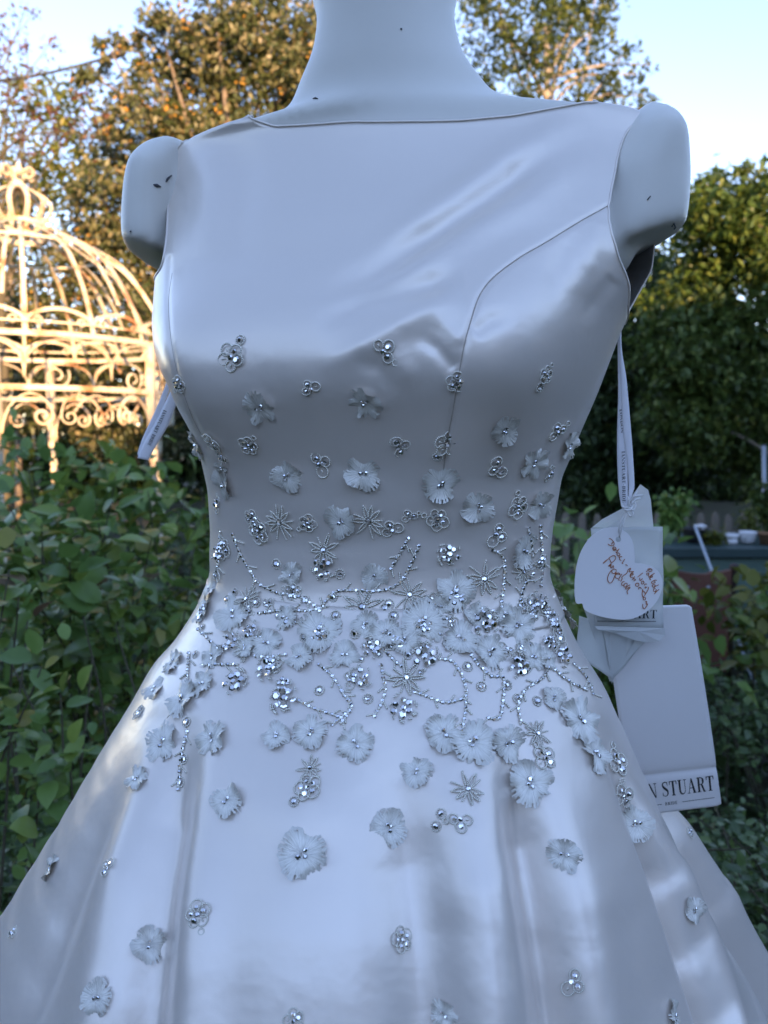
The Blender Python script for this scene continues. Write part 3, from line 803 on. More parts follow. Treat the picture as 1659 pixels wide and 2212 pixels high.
tree('yew_tree', 'dense dark evergreen right behind the hanging white ribbon', 1120, 9.5,
     [(1420,600,80),(1380,700,100),(1300,760,110),(1420,820,110),(1250,870,110),(1340,930,120),(1450,960,110),(1240,1010,100),(1340,1060,100),(1200,960,80),(1480,660,80),(1420,1060,90)],
     M['leaf_dark'], M['bark'], .095, 2400, r0=.10, shell=.3)
# far hedge that closes the garden
P = np.stack([NPR.uniform(-14, 16, 42000), NPR.uniform(13.6, 14.8, 42000), NPR.uniform(0, 3.0, 42000)], 1)
t = empty('boundary_hedge', (0, 13.2, 0), 'long dark boundary hedge along the back of the garden', 'hedge')
leaf_cloud('foliage', P, .25, M['leaf_dark'], t, .6, kind='stuff')

# unseen hedges added left and right to keep low sky glow off the satin
for nm, X0, Y0, Y1, lab in (('glow_block_hedge', -7.5, -7.5, 5, 'unseen hedge added on the left to block low sky glow'), ('glow_block_hedge', 7.0, -7.5, 6, 'unseen hedge added on the right to block low sky glow')):
    P = np.stack([NPR.uniform(X0-.5, X0+.5, 16000), NPR.uniform(Y0, Y1, 16000), NPR.uniform(0, 3.0, 16000)], 1)
    t = empty(nm, (X0, (Y0+Y1)/2, 0), lab, 'hedge'); leaf_cloud('foliage', P, .26, M['leaf_dark'], t, .6, kind='stuff')
# ------------------------------------------------------------------ shrubs near the camera
def leaf_data(name, mat, asp, curl=.18, L=1.0):
    """pointed oval blade, unit length along +Y, folded at the midrib, tip bent down"""
    prof = [(0, .0), (.12, .30), (.3, .47), (.5, .5), (.7, .40), (.87, .2), (1, 0)]
    v = []; f = []
    for (y, w_) in prof:
        z = -.22*y*y
        v += [(-w_*asp, y, z+w_*curl), (0, y, z), (w_*asp, y, z+w_*curl)]
    for i in range(len(prof)-1):
        a = i*3; f += [[a, a+1, a+4, a+3], [a+1, a+2, a+5, a+4]]
    return mesh_data(name, v, f, mat, True)
LEAF = {k: [leaf_data('leaf', M[k], a) for a in (.62, .72, .55)] for k in ('leaf_rose', 'leaf_yellow', 'leaf_brown', 'leaf_box', 'leaf_lime')}
def shrub(name, label, base, stems, leaf_len, n_single, n_stuff, box, kinds, cat='shrub', group=None, stuff_size=None, up=.55, frontal=True):
    """stems: tip points; single leaves sit along the stems nearest the camera, the rest is one mass filling the box (lo, hi)"""
    base = Vector(base); t = empty(name, base, label, cat, group)
    sm = MB(); nodes = []
    for tip in stems:
        tip = Vector(tip); b0 = base+Vector((RNG.uniform(-.15, .15), RNG.uniform(-.1, .1), 0))
        m = b0.lerp(tip, .55)+Vector((RNG.uniform(-.08, .08), RNG.uniform(-.08, .08), .08))
        pts = catmull([b0, m, tip], 8); sm.tube(pts, list(np.linspace(.0045, .0015, len(pts))), 5)
        nodes += [(pts[i].lerp(pts[i+1], RNG.random()), (pts[i+1]-pts[i]).normalized()) for i in range(4, len(pts)-1) for _ in range(3)]+[(tip, (tip-m).normalized())]*3
    sm.build('stem', M['twig'], t, True)
    nodes.sort(key=lambda q: (q[0]-CAM).length)
    for i in range(n_single):
        p, d = nodes[i % len(nodes)]
        out = Vector((RNG.gauss(0, 1), RNG.gauss(-.35, 1), RNG.gauss(.1, .5)))
        out = (out+d*.5).normalized()
        nrm = Vector((RNG.gauss(0, .45), RNG.gauss(-.3, .45), 1.5*up+RNG.random()*.6)).normalized()
        x = out.cross(nrm).normalized(); z = x.cross(out)
        l = leaf_len*RNG.uniform(.6, 1.25)
        k = RNG.choices([a for a, b in kinds], [b for a, b in kinds])[0]
        o = bpy.data.objects.new('leaf', RNG.choice(LEAF[k])); link(o, t)
        o.matrix_parent_inverse = Matrix.Translation(-base)
        mm = Matrix((x, out, z)).transposed().to_4x4()
        o.matrix_basis = Matrix.Translation(p+out*.01+Vector((RNG.gauss(0, .02), RNG.gauss(0, .02), RNG.gauss(0, .02)))) @ mm @ Matrix.Scale(l, 4)
    lo, hi = box
    c = (np.array(lo)+np.array(hi))/2; h = (np.array(hi)-np.array(lo))/2
    cl = c + NPR.uniform(-1, 1, (max(8, n_stuff//60), 3))*h
    P = cl[NPR.integers(0, len(cl), n_stuff)]+NPR.normal(size=(n_stuff, 3))*leaf_len*1.3
    P = P[P[:, 2] > .02]
    leaf_cloud('foliage', P, stuff_size or leaf_len, M[kinds[0][0]], t, .62, kind='stuff', hexa=True, droop=.15, up=1.3)
    return t
def px_pts(lst): return [at(x, y, Y) for x, y, Y in lst]
KR = [('leaf_rose', 1.0), ('leaf_yellow', .03), ('leaf_brown', .015)]
shrub('leafy_shrub', 'big leafy green shrub with long twigs in front of the gazebo', at(250, 1800, 2.3)*1 + Vector((0, 0, -at(250, 1800, 2.3).z)),
      px_pts([(60,1010,2.2),(140,1050,2.0),(250,1030,2.1),(320,1060,2.2),(400,1070,2.4),(210,1120,1.8),(90,1130,1.75),(330,1150,1.9),(420,1180,2.2),(20,1090,1.9),(290,1230,1.8),(150,1210,1.7),(380,1260,2.0),(60,1260,1.7),(440,1110,2.5),(230,1300,1.75)]),
      .068, 240, 4200, (at(-120, 1700, 2.6), at(560, 1010, 2.75)), KR, group='shrubs left of the dress')
b0 = at(120, 1700, 1.35); b0.z = 0
shrub('leafy_shrub', 'nearest shrub at lower left with round leaves on bare drooping stems', b0,
      px_pts([(130,1500,1.3),(90,1440,1.28),(60,1590,1.3),(150,1600,1.25),(90,1660,1.25),(200,1420,1.45),(20,1500,1.4),(250,1350,1.6),(60,1340,1.5),(320,1440,1.55),(180,1330,1.6),(10,1400,1.5),(300,1550,1.5)]),
      .046, 110, 900, (at(-60, 1900, 1.9), at(330, 1330, 2.0)), KR, group='shrubs left of the dress')
b0 = at(-40, 1500, 1.5); b0.z = 0
shrub('leafy_shrub', 'shrub cut off by the left edge with a withered brown leaf', b0,
      px_pts([(20,1230,1.45),(40,1290,1.45),(-10,1130,1.5),(10,1350,1.45)]), .05, 26, 160, (at(-160, 1500, 1.6), at(10, 1150, 1.7)), [('leaf_rose', 1), ('leaf_brown', .18)], group='shrubs left of the dress')
# low box plants and ground cover
b0 = at(60, 1900, 1.55); b0.z = 0
shrub('low_shrub', 'low small-leaved shrub in the dark lower left corner beside the skirt', b0, px_pts([(40,1800,1.5),(110,1840,1.5),(150,1790,1.6),(80,1900,1.4),(20,1880,1.4),(160,1720,1.7)]),
      .028, 90, 1500, (at(-80, 2100, 1.55), at(200, 1760, 1.75)), [('leaf_box', 1)], group='low small-leaved shrubs')
b0 = at(1600, 2000, 1.5); b0.z = 0
shrub('box_shrub', 'dense small-leaved box shrub in the lower right corner beside the skirt', b0, px_pts([(1560,1790,1.35),(1620,1830,1.3),(1640,1770,1.4),(1590,1880,1.3),(1650,1920,1.3),(1510,1770,1.5),(1600,1980,1.25),(1650,2050,1.25),(1540,1720,1.55)]),
      .024, 200, 4200, (at(1440, 2250, 1.55), at(1850, 1760, 1.75)), [('leaf_box', 1)], group='low small-leaved shrubs')
b0 = at(1580, 1650, 2.3); b0.z = 0
shrub('low_shrub', 'dim small-leaved shrub behind the right edge of the large card', b0, px_pts([(1540,1450,2.3),(1600,1480,2.3),(1640,1530,2.2),(1560,1560,2.2),(1620,1620,2.1),(1520,1500,2.4)]),
      .032, 150, 3600, (at(1420, 1900, 2.4), at(1900, 1450, 2.75)), [('leaf_box', 1)], group='low small-leaved shrubs')
b0 = at(1720, 1500, 2.6); b0.z = 0
shrub('laurel_shrub', 'bright yellow-green shrub at the right edge below the planter pots', b0, px_pts([(1620,1290,2.5),(1650,1270,2.5),(1600,1330,2.5),(1640,1360,2.45),(1610,1380,2.5),(1670,1320,2.5),(1655,1400,2.4)]),
      .06, 80, 350, (at(1615, 1440, 2.6), at(1760, 1270, 2.8)), [('leaf_lime', 1), ('leaf_rose', .5)])
b0 = at(1450, 1500, 2.2); b0.z = 0
shrub('broad_leaf_shrub', 'broad-leaved shrub poking out beside the heart tag', b0, px_pts([(1450,1270,2.1),(1480,1300,2.1),(1510,1290,2.15),(1440,1310,2.1)]),
      .085, 9, 30, (at(1400, 1480, 2.2), at(1470, 1360, 2.3)), [('leaf_rose', 1), ('leaf_yellow', .06)])
b0 = at(1235, 1500, 2.6); b0.z = 0
shrub('leafy_shrub', 'shrub seen between the dress waist and the heart tag', b0, px_pts([(1220,1130,2.5),(1250,1170,2.5),(1200,1230,2.4),(1270,1230,2.5),(1230,1290,2.4),(1290,1120,2.6),(1250,1340,2.4),(1190,1170,2.5)]),
      .075, 70, 900, (at(1120, 1560, 2.6), at(1380, 1190, 2.9)), [('leaf_rose', 1), ('leaf_yellow', .03)])
# ground cover in the shade between them
P = np.stack([NPR.uniform(-6, 6, 30000), NPR.uniform(1.6, 8, 30000), np.abs(NPR.normal(0, .10, 30000))+.01], 1)
P = P[(np.hypot(P[:, 0], P[:, 1]-.63) > .95)]
leaf_cloud('ground_cover', P, .075, M['leaf_dark'], None, .7, kind='stuff', up=1.2)
# ================================================================== GAZEBO
M['cream_iron'] = simple('cream_painted_iron', (.58, .51, .38), .55, noise=(7, (.36, .16, .07), .50, .68), bump=(60, .3, .003))
GY = 6.0
gc = at(62, 900, GY); GX = gc.x
gaz = empty('gazebo', (GX, GY, 0), 'cream wrought iron gazebo with onion finial and scrollwork, lit by the sun', 'gazebo')
def zat(py, Y): return at(62, py, Y).z
GR = 1.08
def cyl(r, a, z): return Vector((GX+r*math.sin(a), GY-r*math.cos(a), z))
def ring(name, r, z, w_, th, n=64, parent=gaz):
    mb = MB(); mb.tube([cyl(r, 2*math.pi*k/n, z) for k in range(n+1)], 1, 4, flat=(w_*.55, th*.6), cap=False, ref=(0, 0, 1)); return mb.build(name, M['cream_iron'], parent)
ZE, ZL = zat(713, GY-GR), zat(834, GY-GR)
prof = [(.17, zat(487, GY)), (.34, zat(506, GY)), (.56, zat(538, GY)), (.76, zat(575, GY)), (.93, zat(640, GY)), (1.03, zat(700, GY)), (GR, ZE)]
pc = catmull([(r, 0, z) for r, z in prof], 6)
ring('eave_rail', GR, ZE, .045, .02); ring('eave_rail', GR, ZE+.075, .016, .016)
ring('lower_rail', GR, ZL, .045, .02)
ring('collar', .18, prof[0][1]+.01, .035, .02, 32); ring('collar', .17, prof[0][1]-.09, .05, .014, 32)
im = min(range(len(pc)), key=lambda i: abs(pc[i].x-.60)); ring('dome_ring', pc[im].x, pc[im].z, .022, .014)
for k in range(16):
    a = rad(2.5+22.5*k)
    p0 = pc if k % 2 == 0 else pc[max(0, im-10):]
    mb = MB()
    pts = [cyl(p.x, a, p.z) for p in p0]
    tang = Vector((math.cos(a), math.sin(a), 0))
    mb.tube(pts, 1, 4, flat=(.019, .007), ref=tang); mb.build('dome_rib', M['cream_iron'], gaz)
    if k % 2 == 0:      # slats between the ribs in the lower dome
        for j in range(1, 3):
            aa = a+rad(22.5*j/3*1.0); mb = MB()
            mb.tube([cyl(p.x-.01, aa+rad(7.5), p.z) for p in pc[im:im+16]], 1, 4, flat=(.018, .006), ref=Vector((math.cos(aa), math.sin(aa), 0)))
            mb.build('dome_slat', M['cream_iron'], gaz)
# scalloped arcs standing on the eave rail
for k in range(16):
    a0 = rad(2.5+22.5*k); mb = MB()
    mb.tube([cyl(GR-.01, a0+rad(22.5)*t, ZE+.08+.085*math.sin(math.pi*t)**.6) for t in np.linspace(0, 1, 13)], 1, 4, flat=(.016, .009), ref=(0, 0, 1))
    for da in (-4, 4):
        c = a0+rad(da); mb.tube([cyl(GR-.01, c+.022*math.cos(q), ZE+.085+.022*math.sin(q)) for q in np.linspace(0, 5.6, 10)], .008, 4)
    mb.build('eave_arch', M['cream_iron'], gaz)
# posts
for k in range(6):
    a = rad(14.5+60*k); c = cyl(GR, a, 0); mb = MB()
    mb.box((c.x-.028, c.y-.028, 1.12), (c.x+.028, c.y+.028, ZE-.02))
    mb.lathe([(.038, 0), (.03, .06), (.024, .12), (.024, .86), (.034, .89), (.024, .92), (.034, .96), (.022, 1.0), (.032, 1.05), (.034, 1.12)], c, 10)
    mb.build('post', M['cream_iron'], gaz, False)
def spiral(a_c, z_c, r0, turns, sgn, start, sc):
    """flat spiral on the cylinder wall; sc = radians per metre"""
    out = []
    for t in np.linspace(0, 1, 26):
        q = start+sgn*turns*2*math.pi*t; r = r0*(1-.78*t)
        out.append((a_c+math.cos(q)*r*sc, z_c+math.sin(q)*r))
    return out
def scroll(name, az, rr=.014):
    rr *= .8; return _scroll(name, az, rr)
def _scroll(name, az, rr):
    mb = MB(); pts = [cyl(GR, a, z) for a, z in az]
    mb.tube(pts, 1, 5, flat=(rr*.55, rr), cap=True, ref=(0, 0, 1) if False else None); return mb.build(name, M['cream_iron'], gaz, True)
H = ZE-ZL; sc = 1/GR
for k in range(12):
    a0 = rad(-6+30*k); a1 = a0+rad(30); am = (a0+a1)/2
    scroll('arch', [(a0+(a1-a0)*(.5-.5*math.cos(t)), ZL+.03+(H-.06)*max(0, math.sin(t))**.55) for t in np.linspace(0.02, math.pi-.02, 25)])
    zc = ZL+H*.36
    arc = [(a1-(a1-a0)*(.02+.5*(1-math.cos(t))/2), ZL+.16+H*.42*math.sin(t)**.8) for t in np.linspace(0.05, math.pi*.86, 16)]
    s2 = spiral(am-.085, zc-.05, .085, 1.35, -1, 0.5, sc)
    scroll('arch_scroll', arc, .012); scroll('arch_scroll', s2, .012)
for k in range(6):
    ap = rad(14.5+60*k)
    for sg in (-1, 1):
        az = [(ap+sg*.03, ZL-.36), (ap+sg*.035, ZL-.24), (ap+sg*.08, ZL-.12), (ap+sg*.16, ZL-.045), (ap+sg*.235, ZL-.05), (ap+sg*.30, ZL-.115)]
        az = [(p.x, p.z) for p in catmull([(a, 0, z) for a, z in az], 6)]
        sp = spiral(ap+sg*.255, ZL-.185, .068, 1.3, -sg, .55 if sg > 0 else math.pi-.55, sc)
        scroll('bracket', az+sp, .016)
        sp2 = spiral(ap+sg*.41, ZL-.19, .055, 1.2, sg, math.pi-.3 if sg > 0 else .3, sc)
        az2 = [(p.x, p.z) for p in catmull([(ap+sg*.62, 0, ZL-.17), (ap+sg*.55, 0, ZL-.08), (ap+sg*.46, 0, ZL-.045), (ap+sg*.385, 0, ZL-.09), (ap+sg*.36, 0, ZL-.16)], 6)]
        scroll('bracket', az2+sp2, .014)
# onion finial
fin = [(.05+.0, zat(398, GY)), (.06, zat(406, GY)), (.14, zat(416, GY)), (.215, zat(432, GY)), (.235, zat(447, GY)), (.21, zat(464, GY)), (.165, zat(480, GY))]
fc_ = catmull([(r, 0, z) for r, z in fin], 5)
for k in range(12):
    a = rad(10+30*k); mb = MB()
    mb.tube([cyl(p.x, a, p.z) for p in fc_], 1, 4, flat=(.022, .009), ref=Vector((math.cos(a), math.sin(a), 0))); mb.build('finial_rib', M['cream_iron'], gaz)
mb = MB(); mb.lathe([(.05, zat(404, GY)), (.04, zat(392, GY)), (.045, zat(378, GY)), (.06, zat(366, GY)), (.03, zat(362, GY))], (GX, GY, 0), 12); mb.build('finial_neck', M['cream_iron'], gaz, True)
for k in range(6):
    a = rad(90+60*k); zc = zat(377, GY); mb = MB()
    pts = [cyl(.05, a, zat(388, GY)), cyl(.06, a, zat(370, GY)), cyl(.10, a, zat(362, GY))]+[cyl(.095+.035*math.cos(q), a, zc+.01+.035*math.sin(q)) for q in np.linspace(1.5, -3.6, 12)]
    mb.tube(pts, 1, 4, flat=(.022, .009), ref=Vector((math.cos(a), math.sin(a), 0))); mb.build('finial_curl', M['cream_iron'], gaz)

# ================================================================== CABLE, FENCE, PLANTER AND THE REST AT THE RIGHT
M['rubber'] = simple('black_cable', (.02, .02, .022), .6)
a_, b_ = at(-160, 185, 10), at(272, 112, 10)
t = empty('overhead_cable', a_, 'black overhead cable crossing the sky at upper left into the berry tree', 'cable')
mb = MB(); mb.tube([a_.lerp(b_, q)-Vector((0, 0, .10*math.sin(math.pi*q))) for q in np.linspace(0, 1, 16)], .018, 6); mb.build('wire', M['rubber'], t, True)
mb = MB(); mb.tube([a_.lerp(b_, .90)-Vector((0, 0, .03)), a_.lerp(b_, .95)-Vector((0, 0, .015)), b_], [.02, .05, .03], 8); mb.build('clamp', M['rubber'], t, True)

M['picket'] = simple('weathered_wood', (.17, .125, .10), .85, noise=(25, (.24, .19, .15), .3, .7))
FY = 5.2
t = empty('picket_fence', (at(1450, 1106, FY).x, FY, 0), 'low weathered wooden picket fence behind the planter pots', 'fence')
pk = None
for px in range(1130, 1700, 32):
    c = at(px, 1108, FY); ww = .023
    if pk is None:
        mb = MB(); z1 = c.z
        mb.add([(-ww,0,.02),(ww,0,.02),(ww,0,z1-.05),(ww*.6,0,z1-.012),(0,0,z1),(-ww*.6,0,z1-.012),(-ww,0,z1-.05)]+[(-ww,.018,.02),(ww,.018,.02),(ww,.018,z1-.05),(ww*.6,.018,z1-.012),(0,.018,z1),(-ww*.6,.018,z1-.012),(-ww,.018,z1-.05)],
               [[0,1,2,3,4,5,6],[13,12,11,10,9,8,7]]+[[i,i+7,(i+1)%7+7,(i+1)%7] for i in range(7)])
        pk = mb.data('picket', M['picket'])
    o = obj('picket', pk, t); o.matrix_basis = Matrix.Translation((c.x, FY, RNG.uniform(-.01, .01))) @ Matrix.Rotation(RNG.uniform(-.02, .02), 4, 'Y')
x0, x1 = at(1120, 1106, FY).x, at(1720, 1106, FY).x
for z in (.25, .52):
    mb = MB(); mb.box((x0, FY+.021, z), (x1, FY+.05, z+.05)); mb.build('rail', M['picket'], t)

M['green_paint'] = simple('green_painted_board', (.05, .13, .11), .55, noise=(9, (.065, .155, .13), .35, .7), bump=(40, .2, .003))
M['green_dark'] = simple('dark_teal_rim', (.015, .06, .06), .5)
PY_ = 4.0
zt_ = at(1500, 1184, PY_).z; x0, x1 = at(1395, 1184, PY_).x, at(1900, 1184, PY_).x
t = empty('planter', ((x0+x1)/2, PY_+.3, 0), 'raised green boarded planter with dark teal rim holding pots', 'planter')
mb = MB(); mb.box((x0-.03, PY_-.03, zt_-.045), (x1+.03, PY_+.62, zt_)); mb.build('rim', M['green_dark'], t)
z = zt_-.048; bh = .088
while z > .03:
    mb = MB(); zb = max(.0, z-bh); off = RNG.uniform(0, .004)
    mb.box((x0, PY_-off, zb), (x1, PY_+.6, z-.006)); mb.build('board', M['green_paint'], t); z -= bh
def at_z(px, Y, z):
    return Vector((at(px, 1180, Y).x, Y, z))
M['white_glaze'] = simple('white_glazed_pot', (.72, .72, .74), .35)
M['black_plastic'] = simple('black_plastic', (.018, .018, .02), .45)
c = at_z(1614, PY_+.16, zt_+.001); mb = MB()
mb.lathe([(.022, 0), (.036, .012), (.046, .06), (.047, .066), (.042, .066), (.038, .055), (.01, .05)], c, 20)
tag(mb.build('pot', M['white_glaze'], None, True), 'round white pot at the right on the planter rim', 'pot')
c = at_z(1578, PY_+.16, zt_+.001); mb = MB()
mb.lathe([(.034, 0), (.036, .022), (.030, .024), (.030, .030), (.038, .032), (.040, .052), (.036, .054), (.02, .05)], c, 20)
tag(mb.build('tub', M['white_glaze'], None, True), 'small white lidded tub between the black bowl and the white pot', 'tub')
c = at_z(1503, PY_+.20, zt_+.001); mb = MB()
mb.lathe([(.045, 0), (.06, .02), (.075, .075), (.078, .08), (.07, .08), (.06, .06), (.01, .055)], c, 24)
tag(mb.build('bowl', M['black_plastic'], None, True), 'wide black plastic planting bowl on the planter rim', 'bowl')
bm = bmesh.new(); bmesh.ops.create_icosphere(bm, subdivisions=3, radius=.032)
for v in bm.verts: v.co *= 1+.25*math.sin(v.co.x*120+1)*math.cos(v.co.y*90)+.15*math.sin(v.co.z*150); v.co.z *= .45
me_ = bpy.data.meshes.new('cloth'); bm.to_mesh(me_); bm.free(); me_.materials.append(M['white_glaze'])
cl = obj('cloth', me_); cl.location = c+Vector((.022, 0, .088)); tag(cl, 'crumpled white cloth lying in the black bowl', 'cloth')
def pot_plant(name, label, px, Y, z0, h, r, n, mat, leaf, cat='plant'):
    c = at_z(px, Y, z0); t = empty(name, c, label, cat); mb = MB(); P = []
    for k in range(7):
        tip = c+Vector((RNG.uniform(-r, r)*.8, RNG.uniform(-r, r)*.6, h*RNG.uniform(.6, 1))); mb.tube([c, c.lerp(tip, .5)+Vector((0, 0, .02)), tip], [.004, .003, .001], 5)
        P += [np.array(c.lerp(tip, RNG.uniform(.3, 1)))+NPR.normal(size=3)*r*.25 for _ in range(n//7)]
    mb.build('stem', M['stem'], t); leaf_cloud('foliage', P, leaf, mat, t, .6)
pot_plant('bushy_plant', 'rounded green bush on the planter beside the glassine sachet', 1452, PY_+.3, zt_+.001, .26, .09, 700, M['leaf_rose'], .04)
pot_plant('trailing_plant', 'low pale green plant between the bowl and the white tub', 1548, PY_+.12, zt_+.001, .07, .07, 200, M['leaf_lime'], .03)
pot_plant('potted_plant', 'pale flowering plant growing behind the round white pot', 1612, PY_+.28, zt_+.001, .20, .06, 260, M['leaf_lime'], .03)
pot_plant('tall_plant', 'loose green plant at the foot of the grey pole', 1650, PY_+.45, zt_+.001, .34, .09, 500, M['leaf_hedge'], .045)
for i in range(1):
    c = at_z(1652, PY_+.12, zt_+.001); mb = MB(); mb.lathe([(.025, 0), (.036, .055), (.039, .056), (.039, .066), (.033, .066), (.03, .05)], c, 18)
    tag(mb.build('pot', simple('terracotta', (.30, .12, .06), .8), None, True), 'terracotta pot at the right edge of the planter', 'pot')
M['galv'] = simple('grey_metal', (.32, .35, .38), .45, metal=.6)
p0, p1 = at(1650, 962, 4.9), at(1652, 1135, 4.9); mb = MB(); mb.tube([Vector((p1.x, 4.9, 0)), p1, p0], .013, 10)
mb.tube([p0+Vector((0, 0, -.32)), p0+Vector((0, 0, -.31))], .017, 10)
tag(mb.build('pole', M['galv'], None, True), 'thin grey metal pole standing at the right behind the planter', 'pole')
M['pale_blue'] = simple('pale_blue_plastic', (.38, .50, .58), .5)
p0, p1 = at(1501, 1136, 3.98), at(1541, 1242, 3.80); e = (p1-p0)
mb = MB(); mb.tube([p0, p1, p1+e*((p1.z-.01)/-e.z)], .0065, 8)
tag(mb.build('stick', M['pale_blue'], None, True), 'pale blue stick leaning on the planter rim', 'stick')
M['rust_red'] = simple('rust_red_panel', (.16, .045, .03), .6, noise=(8, (.20, .06, .04), .3, .7))
RY = 3.55
c0, c1 = at(1446, 1228, RY), at(1586, 1228, RY); t = empty('panel_stand', ((c0.x+c1.x)/2, RY, 0), 'rust-red panel with dark corner posts and three pale studs before the green planter', 'panel')
for c in (c0, c1):
    mb = MB(); mb.lathe([(.014, 0), (.014, c.z-.01), (.02, c.z+.002), (.02, c.z+.018), (.008, c.z+.024)], (c.x, RY, 0), 10); mb.build('post', simple('dark_red_post', (.05, .02, .02), .6), t, True)
mb = MB(); nx = 16
vs = []
for y in (RY-.012, RY+.012):
    for k in range(nx+1):
        u_ = k/nx; x = c0.x+.016+(c1.x-c0.x-.032)*u_
        vs += [(x, y, .12), (x, y, c0.z-.004-.022*math.sin(math.pi*u_)+.012*math.exp(-((u_-.7)/.06)**2))]
m_ = 2*(nx+1); fs = []
for k in range(nx):
    a = 2*k; fs += [[a, a+2, a+3, a+1], [m_+a+1, m_+a+3, m_+a+2, m_+a], [a+1, a+3, m_+a+3, m_+a+1]]
mb.add(vs, fs); mb.build('panel', M['rust_red'], t)
for px in (1485, 1530, 1567):
    c = at(px, 1269, RY-.016); mb = MB(); mb.lathe([(.010, 0), (.009, .004), (.003, .006)], c, 10, axis=(0, -1, 0)); mb.build('stud', M['galv'], t, True)
# ================================================================== TAGS
M['paper'] = simple('white_card', (.90, .89, .90), .55, bump=(300, .08, .0003))
M['ribbon'] = simple('white_satin_ribbon', (.84, .85, .90), .32, spec=.6)
M['ink'] = simple('black_ink', (.015, .015, .018), .5)
M['orange_ink'] = simple('orange_ink', (.55, .13, .035), .5)
M['thread_white'] = simple('white_cotton', (.80, .80, .80), .8)
def glassine():
    m, t, p = new_mat('glassine')
    p.inputs['Base Color'].default_value = (.80, .83, .82, 1); p.inputs['Roughness'].default_value = .35
    tr = t.nodes.new('ShaderNodeBsdfTransparent'); tl = t.nodes.new('ShaderNodeBsdfTranslucent'); tl.inputs[0].default_value = (.72, .76, .75, 1)
    m1 = t.nodes.new('ShaderNodeMixShader'); m1.inputs[0].default_value = .4
    m2 = t.nodes.new('ShaderNodeMixShader'); m2.inputs[0].default_value = .16
    o = t.nodes['Material Output']
    t.links.new(p.outputs[0], m1.inputs[1]); t.links.new(tl.outputs[0], m1.inputs[2]); t.links.new(m1.outputs[0], m2.inputs[1]); t.links.new(tr.outputs[0], m2.inputs[2]); t.links.new(m2.outputs[0], o.inputs['Surface'])
    return m
M['glassine'] = glassine()
# --- a small didone alphabet: strokes (points with widths) in a unit cap height
Tk, Hr = .17, .05
def bar(x0, x1, y, h=Hr): return [(x0, y-h/2), (x1, y-h/2), (x1, y+h/2), (x0, y+h/2)]
def rect(x0, x1, y0, y1): return [(x0, y0), (x1, y0), (x1, y1), (x0, y1)]
def swept(pts):
    """polygons along (x, y, width)"""
    out = []; P = [(Vector((x, y)), w_) for x, y, w_ in pts]
    e = []
    for i, (p, w_) in enumerate(P):
        d = (P[min(i+1, len(P)-1)][0]-P[max(i-1, 0)][0]).normalized(); nrm = Vector((-d.y, d.x))*w_/2
        e.append((p+nrm, p-nrm))
    for i in range(len(e)-1): out.append([tuple(e[i][0]), tuple(e[i][1]), tuple(e[i+1][1]), tuple(e[i+1][0])])
    return out
def bowl(x, y0, y1, w_, n=14):
    r = (y1-y0)/2; c = (y0+y1)/2
    return swept([(x+w_*math.sin(q), c+(r-Hr/2)*math.cos(q), Hr+(Tk-Hr)*math.sin(q)**2) for q in np.linspace(0, math.pi, n)])
sf = lambda x, y, half=.11: bar(x-half, x+half, y)
